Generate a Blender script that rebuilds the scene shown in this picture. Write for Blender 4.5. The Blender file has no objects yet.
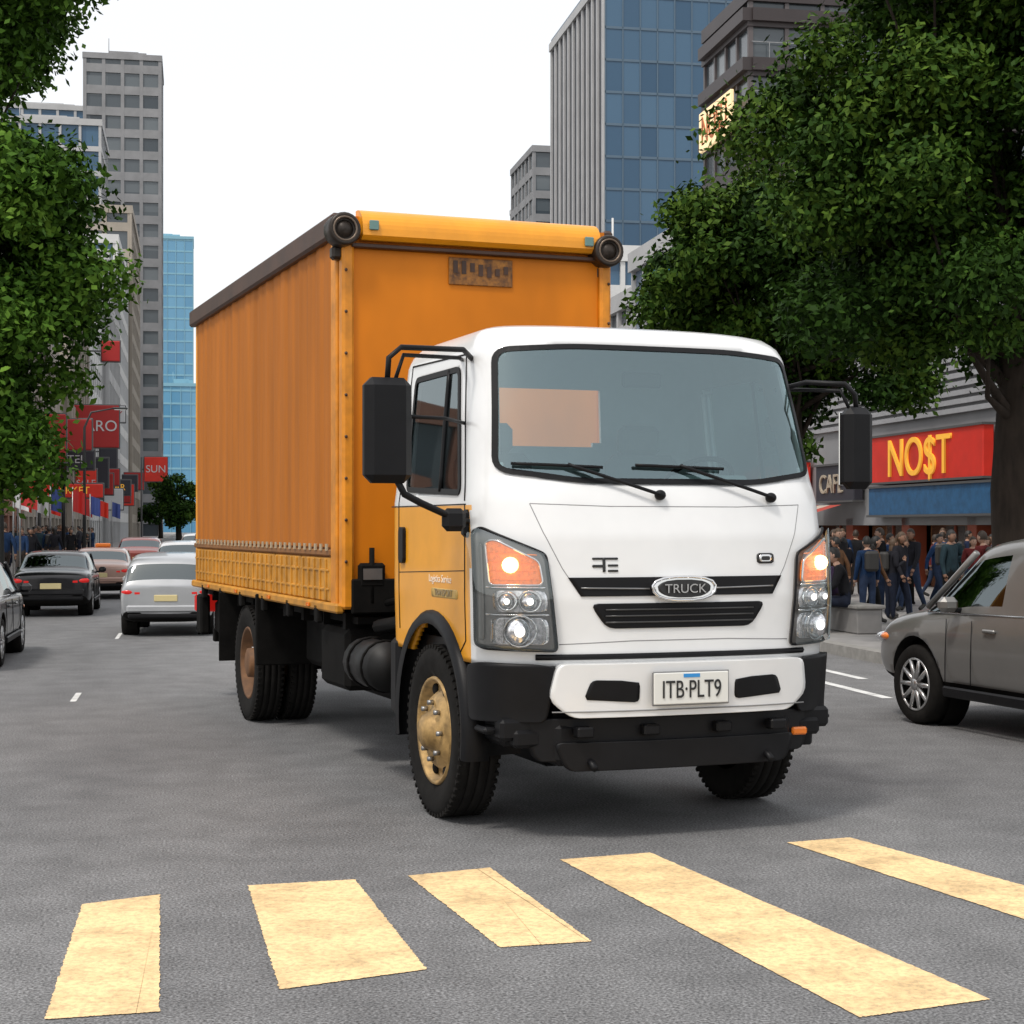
import bpy, math, random, bmesh
import numpy as np
from mathutils import Vector, Matrix
random.seed(7); rng=np.random.default_rng(11)
S=bpy.context.scene
col=S.collection
MATS={}
def mat(name,c,rough=.5,metal=0.,var=.0,scale=4.,bump=0.,coat=0.,emit=None,es=0.,stretch=(1,1,1),spec=.5,detail=3,var2=None):
    if name in MATS: return MATS[name]
    m=bpy.data.materials.new(name); m.use_nodes=True; nt=m.node_tree; N=nt.nodes; L=nt.links
    b=N['Principled BSDF']; b.inputs['Base Color'].default_value=(*c,1); b.inputs['Roughness'].default_value=rough
    b.inputs['Metallic'].default_value=metal; b.inputs['Coat Weight'].default_value=coat; b.inputs['Coat Roughness'].default_value=.05
    b.inputs['Specular IOR Level'].default_value=spec
    if emit: b.inputs['Emission Color'].default_value=(*emit,1); b.inputs['Emission Strength'].default_value=es
    if var or bump:
        tc=N.new('ShaderNodeTexCoord'); mp=N.new('ShaderNodeMapping'); mp.inputs['Scale'].default_value=stretch
        L.new(tc.outputs['Object'],mp.inputs['Vector'])
        no=N.new('ShaderNodeTexNoise'); no.inputs['Scale'].default_value=scale; no.inputs['Detail'].default_value=detail; no.inputs['Roughness'].default_value=.65
        L.new(mp.outputs[0],no.inputs['Vector'])
        if var:
            r=N.new('ShaderNodeValToRGB'); r.color_ramp.elements[0].position=.3; r.color_ramp.elements[1].position=.7
            d=var2 or tuple(x*(1-var) for x in c)
            r.color_ramp.elements[0].color=(*d,1); r.color_ramp.elements[1].color=(*[min(1,x*(1+var*.5)) for x in c],1)
            L.new(no.outputs['Fac'],r.inputs['Fac']); L.new(r.outputs['Color'],b.inputs['Base Color'])
        if bump:
            bp=N.new('ShaderNodeBump'); bp.inputs['Strength'].default_value=bump; bp.inputs['Distance'].default_value=.02
            L.new(no.outputs['Fac'],bp.inputs['Height']); L.new(bp.outputs[0],b.inputs['Normal'])
    MATS[name]=m; return m
def glassmat(name,tint,gl=.12,rough=.02,gc=(.86,.97,1)):
    if name in MATS: return MATS[name]
    m=bpy.data.materials.new(name); m.use_nodes=True; nt=m.node_tree; N=nt.nodes; L=nt.links; N.clear()
    o=N.new('ShaderNodeOutputMaterial'); t=N.new('ShaderNodeBsdfTransparent'); t.inputs[0].default_value=(*tint,1)
    g=N.new('ShaderNodeBsdfGlossy'); g.inputs['Roughness'].default_value=rough; g.inputs['Color'].default_value=(*gc,1)
    lw=N.new('ShaderNodeLayerWeight'); lw.inputs['Blend'].default_value=.35
    mr=N.new('ShaderNodeMapRange'); mr.inputs['To Min'].default_value=gl; mr.inputs['To Max'].default_value=.9
    L.new(lw.outputs['Fresnel'],mr.inputs['Value'])
    mx=N.new('ShaderNodeMixShader'); L.new(mr.outputs[0],mx.inputs[0]); L.new(t.outputs[0],mx.inputs[1]); L.new(g.outputs[0],mx.inputs[2]); L.new(mx.outputs[0],o.inputs[0])
    MATS[name]=m; return m
def facade_glass(name,c1,c2,cell,rough=.08,spec=.6):
    if name in MATS: return MATS[name]
    m=bpy.data.materials.new(name); m.use_nodes=True; nt=m.node_tree; N=nt.nodes; L=nt.links; b=N['Principled BSDF']
    tc=N.new('ShaderNodeTexCoord'); d=N.new('ShaderNodeVectorMath'); d.operation='DIVIDE'; d.inputs[1].default_value=cell
    a=N.new('ShaderNodeVectorMath'); a.operation='ADD'; a.inputs[1].default_value=(.03,.03,.03)
    f=N.new('ShaderNodeVectorMath'); f.operation='FLOOR'; w=N.new('ShaderNodeTexWhiteNoise'); w.noise_dimensions='3D'
    L.new(tc.outputs['Object'],d.inputs[0]); L.new(d.outputs[0],a.inputs[0]); L.new(a.outputs[0],f.inputs[0]); L.new(f.outputs[0],w.inputs['Vector'])
    mx=N.new('ShaderNodeMix'); mx.data_type='RGBA'; mx.inputs[6].default_value=(*c1,1); mx.inputs[7].default_value=(*c2,1)
    L.new(w.outputs['Value'],mx.inputs[0]); L.new(mx.outputs[2],b.inputs['Base Color'])
    b.inputs['Roughness'].default_value=rough; b.inputs['Specular IOR Level'].default_value=spec
    MATS[name]=m; return m
WHITE=mat('white_paint',(.76,.765,.76),.28,coat=.6,var=.05,scale=2.5)
YEL=mat('yellow_paint',(.84,.36,.012),.3,coat=.4,var=.10,scale=3)
ORG=mat('orange_panel',(.66,.195,.005),.5,var=.20,scale=1.3,bump=.02,spec=.25,stretch=(1,1,.5))
ORGB=mat('orange_beam',(.84,.33,.010),.4,var=.14,scale=3,coat=.2)
BLK=mat('black_plastic',(.006,.006,.007),.45,var=.2,scale=8,spec=.22)
RUB=mat('tyre_rubber',(.012,.011,.010),.85,var=.35,scale=12,bump=.1,spec=.15)
DARK=mat('dark_interior',(.02,.021,.023),.8,var=.1)
GREYI=mat('interior_grey',(.36,.40,.40),.7,var=.1)
CHR=mat('chrome',(.75,.75,.75),.12,1.)
STEEL=mat('steel_grey',(.3,.3,.3),.4,.8,var=.2)
UNDER=mat('chassis_black',(.007,.0065,.006),.8,var=.4,scale=6,spec=.1)
BROWN=mat('rail_brown',(.06,.025,.012),.5,var=.4,scale=3)
RIM=mat('rim_cream',(.46,.29,.11),.4,.4,var=.6,scale=9)
RIMR=mat('rim_rust',(.16,.075,.03),.6,.2,var=.4,scale=7)
AMB=mat('amber_lens',(.85,.20,.01),.2,emit=(1,.25,.03),es=.45,coat=.5,var=.5,scale=40)
BULB=mat('bulb_amber_lit',(1,.6,.3),.3,emit=(1,.60,.22),es=5.)
BULW=mat('bulb_white_lit',(1,1,1),.3,emit=(1,.97,.9),es=1.6)
AMBD=mat('amber_dim',(.8,.20,.015),.25,coat=.5)
RED=mat('red_lens',(.45,.008,.008),.2,emit=(1,.03,.02),es=.2)
LENS=mat('lamp_reflector',(.8,.8,.82),.15,.85,var=.45,scale=45)
GLASS=glassmat('windshield_glass',(.72,.87,.87),.18,gc=(.74,.95,1))
SGLASS=glassmat('side_glass',(.28,.31,.32),.10)
LGLASS=glassmat('lamp_glass',(.92,.92,.92),.08)
PLATE=mat('plate_white',(.7,.7,.66),.4)
TXT=mat('text_black',(.015,.015,.015),.5)
SHO=mat('shoe_dark',(.03,.028,.025),.6)
class MB:
    def __init__(s): s.v=[];s.f=[];s.m=[];s.sm=[]
    def add(s,vs,fs,m=0,smooth=False):
        o=len(s.v); s.v+=[tuple(map(float,v)) for v in vs]
        for f in fs: s.f.append(tuple(i+o for i in f)); s.m.append(m); s.sm.append(smooth)
    def box(s,c,d,m=0,b=0.,R=None):
        hx,hy,hz=d[0]/2,d[1]/2,d[2]/2; vs=[];fs=[]
        sg=[(a,bb,cc) for a in(-1,1) for bb in(-1,1) for cc in(-1,1)]
        if b<=0:
            vs=[(x*hx,y*hy,z*hz) for x,y,z in sg]
            fs=[(0,1,3,2),(4,6,7,5),(0,4,5,1),(2,3,7,6),(0,2,6,4),(1,5,7,3)]
        else:
            b=min(b,hx*.95,hy*.95,hz*.95)
            for x,y,z in sg:
                vs+=[(x*hx,y*(hy-b),z*(hz-b)),(x*(hx-b),y*hy,z*(hz-b)),(x*(hx-b),y*(hy-b),z*hz)]
            ci=lambda x,y,z:(4*(x>0)+2*(y>0)+(z>0))*3
            o4=[(-1,-1),(-1,1),(1,1),(1,-1)]
            for sx in(-1,1):
                fs.append([ci(sx,a,c2) for a,c2 in o4]); fs.append([ci(a,sx,c2)+1 for a,c2 in o4]); fs.append([ci(a,c2,sx)+2 for a,c2 in o4])
            for a in(-1,1):
                for c2 in(-1,1):
                    fs.append([ci(a,c2,1),ci(a,c2,-1),ci(a,c2,-1)+1,ci(a,c2,1)+1])
                    fs.append([ci(a,1,c2),ci(a,-1,c2),ci(a,-1,c2)+2,ci(a,1,c2)+2])
                    fs.append([ci(1,a,c2)+1,ci(-1,a,c2)+1,ci(-1,a,c2)+2,ci(1,a,c2)+2])
            for q in range(8): fs.append([q*3,q*3+1,q*3+2])
        if R is not None: vs=[R@Vector(v) for v in vs]
        s.add([(v[0]+c[0],v[1]+c[1],v[2]+c[2]) for v in vs],fs,m)
    def tube(s,pts,r,m=0,n=8,closed=False,cap=True):
        P=[Vector(p) for p in pts]; k=len(P)
        rr=r if hasattr(r,'__len__') else [r]*k
        vs=[];up=Vector((0,0,1))
        prev=None
        for i,p in enumerate(P):
            if closed: t=P[(i+1)%k]-P[i-1]
            else: t=P[min(i+1,k-1)]-P[max(i-1,0)]
            t.normalize()
            if prev is None:
                a=up if abs(t.z)<.9 else Vector((1,0,0)); u=t.cross(a).normalized()
            else:
                u=(prev-t*prev.dot(t)); u=u.normalized() if u.length>1e-6 else t.orthogonal().normalized()
            prev=u; w=t.cross(u)
            for j in range(n):
                an=2*math.pi*j/n; vs.append(p+(u*math.cos(an)+w*math.sin(an))*rr[i])
        fs=[]
        for i in range(k if closed else k-1):
            for j in range(n):
                a=i*n+j;b=i*n+(j+1)%n;c=((i+1)%k)*n+(j+1)%n;d=((i+1)%k)*n+j; fs.append((a,b,c,d))
        if cap and not closed: fs.append(tuple(range(n))); fs.append(tuple((k-1)*n+j for j in range(n)))
        s.add(vs,fs,m,True)
    def lathe(s,prof,c,m=0,n=32,axis='x',sgn=1):
        vs=[];fs=[]
        for r,h in prof:
            for j in range(n):
                a=2*math.pi*j/n; ca,sa=math.cos(a)*r,math.sin(a)*r
                if axis=='x': v=(h*sgn,ca,sa)
                elif axis=='y': v=(ca,h*sgn,sa)
                else: v=(ca,sa,h*sgn)
                vs.append((v[0]+c[0],v[1]+c[1],v[2]+c[2]))
        for i in range(len(prof)-1):
            fs+=[(i*n+j,i*n+(j+1)%n,(i+1)*n+(j+1)%n,(i+1)*n+j) for j in range(n)]
        s.add(vs,fs,m,True)
    def ell(s,c,r,m=0,n=10,k=8):
        vs=[];fs=[]
        for i in range(k+1):
            th=math.pi*i/k
            for j in range(n):
                a=2*math.pi*j/n; vs.append((c[0]+r[0]*math.sin(th)*math.cos(a),c[1]+r[1]*math.sin(th)*math.sin(a),c[2]+r[2]*math.cos(th)))
        for i in range(k):
            for j in range(n): fs.append((i*n+j,i*n+(j+1)%n,(i+1)*n+(j+1)%n,(i+1)*n+j))
        s.add(vs,fs,m,True)
    def obj(s,name,mats,parent=None,recalc=True):
        me=bpy.data.meshes.new(name); me.from_pydata(s.v,[],s.f)
        me.polygons.foreach_set('material_index',s.m); me.polygons.foreach_set('use_smooth',s.sm)
        for q in mats: me.materials.append(q)
        if recalc:
            bm=bmesh.new(); bm.from_mesh(me); bmesh.ops.remove_doubles(bm,verts=bm.verts,dist=1e-5); bmesh.ops.recalc_face_normals(bm,faces=bm.faces); bm.to_mesh(me); bm.free()
        me.update()
        ob=bpy.data.objects.new(name,me); col.objects.link(ob)
        if parent: ob.parent=parent
        return ob
def empty(name,loc=(0,0,0),rz=0.):
    e=bpy.data.objects.new(name,None); e.location=loc; e.rotation_euler=(0,0,rz); col.objects.link(e); return e
def text(name,body,size,m,parent,loc,rot,ext=.01,sx=1.):
    c=bpy.data.curves.new(name,'FONT'); c.body=body; c.size=size; c.extrude=ext; c.align_x='CENTER'; c.align_y='CENTER'; c.materials.append(m)
    o=bpy.data.objects.new(name,c); col.objects.link(o); o.parent=parent; o.location=loc; o.rotation_euler=rot; o.scale=(sx,1,1); return o
TH=math.atan(.188)
U=(-math.sin(TH),math.cos(TH)); V=(math.cos(TH),math.sin(TH))
def W(a,t): return (a*V[0]+t*U[0], a*V[1]+t*U[1])
# ---------------------------------------------------------------- ground
def asphalt():
    m=bpy.data.materials.new('asphalt'); m.use_nodes=True; nt=m.node_tree; N=nt.nodes; L=nt.links; b=N['Principled BSDF']
    tc=N.new('ShaderNodeTexCoord')
    def noise(sc,de,stretch=(1,1,1)):
        mp=N.new('ShaderNodeMapping'); mp.inputs['Scale'].default_value=stretch; mp.inputs['Rotation'].default_value=(0,0,-TH); L.new(tc.outputs['Object'],mp.inputs[0])
        n=N.new('ShaderNodeTexNoise'); n.inputs['Scale'].default_value=sc; n.inputs['Detail'].default_value=de; L.new(mp.outputs[0],n.inputs['Vector']); return n
    n1=noise(.45,4,(1,.22,1)); n2=noise(75,2); n3=noise(2.6,4)
    v=N.new('ShaderNodeTexVoronoi'); v.inputs['Scale'].default_value=120; L.new(tc.outputs['Object'],v.inputs['Vector'])
    r1=N.new('ShaderNodeValToRGB'); r1.color_ramp.elements[0].position=.3; r1.color_ramp.elements[1].position=.75
    r1.color_ramp.elements[0].color=(.106,.106,.108,1); r1.color_ramp.elements[1].color=(.170,.169,.169,1); L.new(n1.outputs[0],r1.inputs[0])
    def mul(a,src,lo,hi,p0=.3,p1=.7):
        r=N.new('ShaderNodeMapRange'); r.inputs[1].default_value=p0; r.inputs[2].default_value=p1; r.inputs[3].default_value=lo; r.inputs[4].default_value=hi
        L.new(src,r.inputs[0]); mx=N.new('ShaderNodeVectorMath'); mx.operation='SCALE'; L.new(a,mx.inputs[0]); L.new(r.outputs[0],mx.inputs['Scale']); return mx.outputs[0]
    c=mul(r1.outputs[0],n2.outputs[0],.38,1.7); c=mul(c,n3.outputs[0],.82,1.12); c=mul(c,v.outputs['Distance'],.65,1.4,0,.8)
    L.new(c,b.inputs['Base Color']); b.inputs['Roughness'].default_value=.7; b.inputs['Specular IOR Level'].default_value=.35
    bp=N.new('ShaderNodeBump'); bp.inputs['Strength'].default_value=.8; bp.inputs['Distance'].default_value=.007; L.new(n2.outputs[0],bp.inputs['Height']); L.new(bp.outputs[0],b.inputs['Normal'])
    return m
def paint(name,c1,lo=.36,hi=.44):
    m=bpy.data.materials.new(name); m.use_nodes=True; nt=m.node_tree; N=nt.nodes; L=nt.links; b=N['Principled BSDF']
    tc=N.new('ShaderNodeTexCoord'); n=N.new('ShaderNodeTexNoise'); n.inputs['Scale'].default_value=30; n.inputs['Detail'].default_value=7; n.inputs['Roughness'].default_value=.8; L.new(tc.outputs['Object'],n.inputs['Vector'])
    n2=N.new('ShaderNodeTexNoise'); n2.inputs['Scale'].default_value=3.; n2.inputs['Detail'].default_value=7; n2.inputs['Roughness'].default_value=.7; L.new(tc.outputs['Object'],n2.inputs['Vector'])
    r=N.new('ShaderNodeValToRGB'); r.color_ramp.elements[0].position=lo; r.color_ramp.elements[1].position=hi
    r.color_ramp.elements[0].color=(c1[0]*.66,c1[1]*.66,c1[2]*.72,1); r.color_ramp.elements[1].color=(*c1,1); L.new(n.outputs[0],r.inputs[0])
    mr=N.new('ShaderNodeMapRange'); mr.inputs[1].default_value=.33; mr.inputs[2].default_value=.55; mr.inputs[3].default_value=.66; mr.inputs[4].default_value=1.03; L.new(n2.outputs[0],mr.inputs[0])
    mx=N.new('ShaderNodeVectorMath'); mx.operation='SCALE'; L.new(r.outputs[0],mx.inputs[0]); L.new(mr.outputs[0],mx.inputs['Scale'])
    L.new(mx.outputs[0],b.inputs['Base Color']); b.inputs['Roughness'].default_value=.7; b.inputs['Specular IOR Level'].default_value=.3
    bp=N.new('ShaderNodeBump'); bp.inputs['Strength'].default_value=.5; bp.inputs['Distance'].default_value=.004; L.new(n.outputs[0],bp.inputs['Height']); L.new(bp.outputs[0],b.inputs['Normal'])
    return m
ASP=asphalt()
CONC=mat('sidewalk_concrete',(.26,.25,.24),.8,var=.25,scale=1.5,bump=.05)
KERB=mat('kerb_stone',(.27,.26,.24),.75,var=.25,scale=6)
mb=MB(); mb.add([(-1500,-300,-.05),(1500,-300,-.05),(1500,2500,-.05),(-1500,2500,-.05)],[(0,1,2,3)]); mb.obj('ground',[mat('ground_grey',(.12,.12,.11),.9,var=.3,scale=.05)])
mb=MB(); q=[W(-6,-30),W(12,-30),W(12,900),W(-6,900)]; mb.add([(x,y,0) for x,y in q],[(0,1,2,3)]); mb.obj('road',[ASP])
def strip(mb,a0,a1,t0,t1,z0,z1,m=0):
    p=[W(a0,t0),W(a1,t0),W(a1,t1),W(a0,t1)]
    mb.add([(x,y,z0) for x,y in p]+[(x,y,z1) for x,y in p],[(0,1,2,3),(4,5,6,7),(0,1,5,4),(1,2,6,5),(2,3,7,6),(3,0,4,7)],m)
mb=MB(); strip(mb,8.82,80,-30,600,-.04,.13,0); strip(mb,8.6,8.815,-30,600,-.04,.145,1); mb.obj('sidewalk',[CONC,KERB])
mb=MB(); strip(mb,-60,-4.42,-30,600,-.04,.13,0); strip(mb,-4.415,-4.2,-30,600,-.04,.145,1); mb.obj('sidewalk',[CONC,KERB])
STR=[[(-1.99,7.81),(-1.674,8.02),(-1.27,6.08),(-1.658,5.985)],[(-1.287,8.22),(-.778,8.36),(-.336,6.66),(-.877,6.37)],
 [(-.521,8.45),(-.113,8.65),(.337,7.11),(-.05,7.01)],[(.252,8.86),(.741,9.05),(1.769,6.24),(1.24,6.01)],[(1.523,9.34),(1.902,9.49),(2.9,7.35),(2.6,6.75)]]
mb=MB()
for q in STR:
    pts=[]
    for i in range(4):
        a=q[i];b=q[(i+1)%4]; K=110
        for k in range(K):
            f=k/K; j=.004
            pts.append((a[0]+(b[0]-a[0])*f+random.uniform(-j,j),a[1]+(b[1]-a[1])*f+random.uniform(-j,j),.004))
    mb.add(pts,[tuple(range(len(pts)))])
mb.obj('crosswalk_marking',[paint('crosswalk_yellow',(.90,.64,.33),.38,.54)],recalc=False)
mb=MB()
for a,t0,t1 in [(6.95,16.2,18.7),(7.55,18.3,21.5),(6.95,22,26),(6.95,30,34),(-1.2,17.4,18.3),(-1.2,27,28.5)]:
    h=.06 if a>0 else .03
    p=[W(a-h,t0),W(a+h,t0),W(a+h,t1),W(a-h,t1)]; mb.add([(x,y,.004) for x,y in p],[(0,1,2,3)])
mb.obj('lane_marking',[paint('lane_white',(.72,.72,.70))],recalc=False)
# ================================================================= TRUCK
TR=empty('box_truck',(0.55,10.58,0),math.radians(20.55))
ZK=[.72,1.0,1.35,1.7,1.9,1.97,2.02,2.4,2.78,2.85,2.91,2.95,2.965]
YC=[-1.12,-1.14,-1.15,-1.125,-1.07,-1.04,-1.01,-.90,-.78,-.73,-.63,-.42,-.1]
WK=[1.08,1.09,1.10,1.10,1.10,1.09,1.085,1.05,1.01,.98,.92,.78,.45]
BW=[.42,.42,.42,.42,.40,.38,.37,.35,.34,.32,.30,.26,.15]
YR=[.89,.89,.89,.89,.89,.89,.89,.885,.87,.84,.78,.65,.4]
PE=2.6
yc=lambda z:np.interp(z,ZK,YC); wk=lambda z:np.interp(z,ZK,WK); bw=lambda z:np.interp(z,ZK,BW); yr=lambda z:np.interp(z,ZK,YR)
def Fx(x,z,off=0.):
    w=wk(z); r=min(abs(x)/w,.9999); y=yc(z)+bw(z)*(1-(1-r**PE)**(1/PE))
    return (x*(1+off*.3),y-off,z)
def Sd(side): 
    return lambda y,z,off=0.:(side*(wk(z)+off),y,z)
_rc={}
def ring(z):
    k=round(z,4)
    if k in _rc: return _rc[k]
    ph=np.linspace(0,math.pi/2,60); x=wk(z)*np.sin(ph)**(2/PE); y=yc(z)+bw(z)*(1-np.abs(np.cos(ph))**(2/PE))
    x=np.append(x,wk(z)); y=np.append(y,yr(z)); x[0]=0
    c=np.concatenate([[0],np.cumsum(np.hypot(np.diff(x),np.diff(y)))]); _rc[k]=(x,y,c); return _rc[k]
def M(L,z,off=0.):
    x,y,c=ring(z); l=abs(L); g=lambda l:(np.interp(l,c,x),np.interp(l,c,y))
    p=g(l); a=g(max(l-.02,0)); b=g(l+.02); tx,ty=b[0]-a[0],b[1]-a[1]; n=math.hypot(tx,ty); nx,ny=ty/n,-tx/n
    X=p[0]+nx*off; Y=p[1]+ny*off
    return ((X if L>=0 else -X),Y,z)
def chaikin(p,it=2,q=.25):
    for _ in range(it):
        o=[]
        for i in range(len(p)):
            a=p[i];b=p[(i+1)%len(p)]; o+=[(a[0]*(1-q)+b[0]*q,a[1]*(1-q)+b[1]*q),(a[0]*q+b[0]*(1-q),a[1]*q+b[1]*(1-q))]
        p=o
    return p
def rnd(p,r=.05,n=5):
    o=[];k=len(p)
    for i in range(k):
        a=np.array(p[i-1]);b=np.array(p[i]);c=np.array(p[(i+1)%k]); d1=a-b;d2=c-b
        l1=min(r,np.linalg.norm(d1)*.45);l2=min(r,np.linalg.norm(d2)*.45); s=b+d1/np.linalg.norm(d1)*l1; e=b+d2/np.linalg.norm(d2)*l2
        for j in range(n+1):
            t=j/n; o.append(tuple(s*(1-t)**2+b*2*t*(1-t)+e*t*t))
    return o
def dens(p,step=.04):
    o=[]
    for i in range(len(p)):
        a=p[i];b=p[(i+1)%len(p)]; n=max(1,int(math.hypot(b[0]-a[0],b[1]-a[1])/step))
        for j in range(n): f=j/n; o.append((a[0]+(b[0]-a[0])*f,a[1]+(b[1]-a[1])*f))
    return o
def patch(mb,mp,poly,off,m=0,nz=16,nx=24,skirt=True,base=0.):
    z0=min(p[1] for p in poly);z1=max(p[1] for p in poly); e=(z1-z0)*1e-3; rows=[]
    for i in range(nz+1):
        f=i/nz; f=.5-.5*math.cos(math.pi*f); z=z0+e+(z1-z0-2*e)*f; xs=[]
        for k in range(len(poly)):
            a=poly[k];b=poly[(k+1)%len(poly)]
            if (a[1]-z)*(b[1]-z)<0: xs.append(a[0]+(b[0]-a[0])*(z-a[1])/(b[1]-a[1]))
        if len(xs)<2: continue
        rows.append((min(xs),max(xs),z))
    nz=len(rows)-1
    vs=[];fs=[]
    for l,r,z in rows:
        for j in range(nx+1): vs.append(mp(l+(r-l)*j/nx,z,off))
    n=nx+1
    for i in range(nz):
        for j in range(nx): fs.append((i*n+j,i*n+j+1,(i+1)*n+j+1,(i+1)*n+j))
    mb.add(vs,fs,m,True)
    if skirt:
        bd=[(r[0],r[2]) for r in rows]+[(rows[-1][0]+(rows[-1][1]-rows[-1][0])*j/nx,rows[-1][2]) for j in range(1,nx)]+[(r[1],r[2]) for r in rows[::-1]]+[(rows[0][1]+(rows[0][0]-rows[0][1])*j/nx,rows[0][2]) for j in range(1,nx)]
        k=len(bd); vs=[mp(a,b,off) for a,b in bd]+[mp(a,b,base-.01) for a,b in bd]
        mb.add(vs,[(i,(i+1)%k,k+(i+1)%k,k+i) for i in range(k)],m,False)
def outline(mb,mp,poly,off,r,m=0,closed=True,n=6):
    p=dens(poly)
    mb.tube([mp(a,b,off) for a,b in p],r,m,n,closed)
def oline(mb,mp,pts,off,r,m=0,n=6):
    o=[]
    for i in range(len(pts)-1):
        for j in range(8): f=j/8; o.append((pts[i][0]+(pts[i+1][0]-pts[i][0])*f,pts[i][1]+(pts[i+1][1]-pts[i][1])*f))
    o.append(pts[-1]); mb.tube([mp(a,b,off) for a,b in o],r,m,n)
def band(mb,mp,poly,d,off,m=0):
    p=dens(poly,.05); k=len(p); c=np.mean(np.array(p),0); A=np.array(p)
    inn=[]
    for i in range(k):
        t=A[(i+1)%k]-A[i-1]; n=np.array([-t[1],t[0]]); n/=np.linalg.norm(n)+1e-9
        if np.dot(c-A[i],n)<0:n=-n
        inn.append(A[i]+n*d)
    vs=[mp(*a,off) for a in A]+[mp(*a,off) for a in inn]+[mp(*a,-.01) for a in A]
    mb.add(vs,[(i,(i+1)%k,k+(i+1)%k,k+i) for i in range(k)]+[(i,(i+1)%k,2*k+(i+1)%k,2*k+i) for i in range(k)],m)
def inpoly(x,y,p):
    c=False;j=len(p)-1
    for i in range(len(p)):
        if (p[i][1]>y)!=(p[j][1]>y) and x<(p[j][0]-p[i][0])*(y-p[i][1])/(p[j][1]-p[i][1])+p[i][0]: c=not c
        j=i
    return c
WS=rnd([(-1.015,2.06),(-.55,1.995),(.55,1.995),(1.015,2.06),(.945,2.78),(.5,2.805),(-.5,2.805),(-.945,2.78)],.09)
SW=rnd([(-.52,1.93),(.56,1.97),(.58,2.70),(-.30,2.70)],.07)
RW=rnd([(-.42,2.3),(.36,2.3),(.36,2.68),(-.42,2.68)],.05)
shr=lambda p,f:[( (a-sum(q[0] for q in p)/len(p))*f+sum(q[0] for q in p)/len(p),(b-sum(q[1] for q in p)/len(p))*f+sum(q[1] for q in p)/len(p)) for a,b in p]
WSs=shr(WS,.97); SWs=shr(SW,.95)
zr=list(np.linspace(.98,2.8,62))+[2.84,2.87,2.9,2.925,2.945,2.957,2.965]
nf=64; rows=[]
for z in zr:
    pts=[]
    ph=np.linspace(-math.pi/2,math.pi/2,nf+1)
    for p in ph:
        s=abs(math.sin(p))**(2/PE); pts.append((math.copysign(s*wk(z),p),yc(z)+bw(z)*(1-abs(math.cos(p))**(2/PE)),z))
    ys=yc(z)+bw(z); ye=yr(z)-.1
    for k in range(1,41): pts.append((wk(z),ys+(ye-ys)*k/40,z))
    for k in range(1,6): a=math.pi/2*k/5; pts.append((wk(z)-.1+.1*math.cos(a),ye+.1*math.sin(a),z))
    for k in range(1,30): pts.append(((wk(z)-.1)*(1-2*k/30),yr(z),z))
    for k in range(0,5): a=math.pi/2*k/5; pts.append((-wk(z)+.1-.1*math.sin(a),ye+.1*math.cos(a),z))
    for k in range(0,40): pts.append((-wk(z),ye+(ys-ye)*k/40,z))
    rows.append(pts)
n=len(rows[0]); mb=MB(); vs=[p for r in rows for p in r]; A=np.array(vs).reshape(len(rows),n,3)
F0=[];F1=[]
for i in range(len(rows)-1):
    for j in range(n):
        k=(j+1)%n; c=(A[i,j]+A[i,k]+A[i+1,j]+A[i+1,k])/4
        if j<nf and inpoly(c[0],c[2],WSs): continue
        side=abs(abs(c[0])-wk(c[2]))<.012 and c[1]>yc(c[2])+bw(c[2])-.02
        if side and inpoly(c[1],c[2],SWs): continue
        if side and math.hypot(c[1],c[2]-.56)<.63: continue
        if c[1]>yr(c[2])-.02 and inpoly(c[0],c[2],RW): continue
        f=(i*n+j,i*n+k,(i+1)*n+k,(i+1)*n+j)
        if c[1]>-.70 and c[2]<1.87 : F1.append(f)
        else: F0.append(f)
mb.add(vs,F0,0,True)
for f in F1: mb.f.append(f); mb.m.append(1); mb.sm.append(True)
mb.f.append(tuple((len(rows)-1)*n+j for j in range(n))); mb.m.append(0); mb.sm.append(True)
cab=mb.obj('cab_shell',[WHITE,YEL,GREYI,GREYI],TR)
so=cab.modifiers.new('s','SOLIDIFY'); so.thickness=.035; so.offset=-1; so.material_offset=2
mb=MB(); patch(mb,Fx,WS,.006,0,30,60,False)
patch(mb,Sd(-1),SW,.002,1,16,16,False); patch(mb,Sd(1),SW,.002,1,16,16,False); mb.obj('cab_glass',[GLASS,SGLASS],TR)
mb=MB(); band(mb,Fx,WS,.03,.012)
for sd in(-1,1):
    band(mb,Sd(sd),SW,.035,.010); oline(mb,Sd(sd),[(-.14,1.96),(-.10,2.69)],.006,.014)
    oline(mb,Sd(sd),[(-.60,1.88),(-.60,1.1),(-.5,1.03)],0,.005); oline(mb,Sd(sd),[(.68,2.78),(.70,1.9),(.70,1.1)],0,.005)
    oline(mb,Sd(sd),[(-.62,1.88),(.86,1.88)],0,.004); oline(mb,Sd(sd),[(-.60,1.9),(-.38,2.76),(.68,2.78)],0,.006)
    oline(mb,Sd(sd),[(-.6,1.5),(.7,1.46)],0,.003)
mb.obj('cab_seals',[BLK],TR)
mb=MB()
for sd in(-1,1):
    patch(mb,Sd(sd),rnd([(.55,1.52),(.66,1.52),(.66,1.75),(.55,1.75)],.03),.02,0,8,4)
    patch(mb,Sd(sd),rnd([(-.48,1.33),(.02,1.33),(.02,1.385),(-.48,1.385)],.02),.002,1,4,8)
mb.obj('door_handle_and_badge',[BLK,mat('badge_silver',(.55,.36,.10),.4),],TR)
text('door_text','TRANSPORT',.06,mat('text_grey',(.25,.2,.12),.5),TR,(-1.106,-.22,1.358),(math.radians(90),0,math.radians(-90)),.001)
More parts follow.
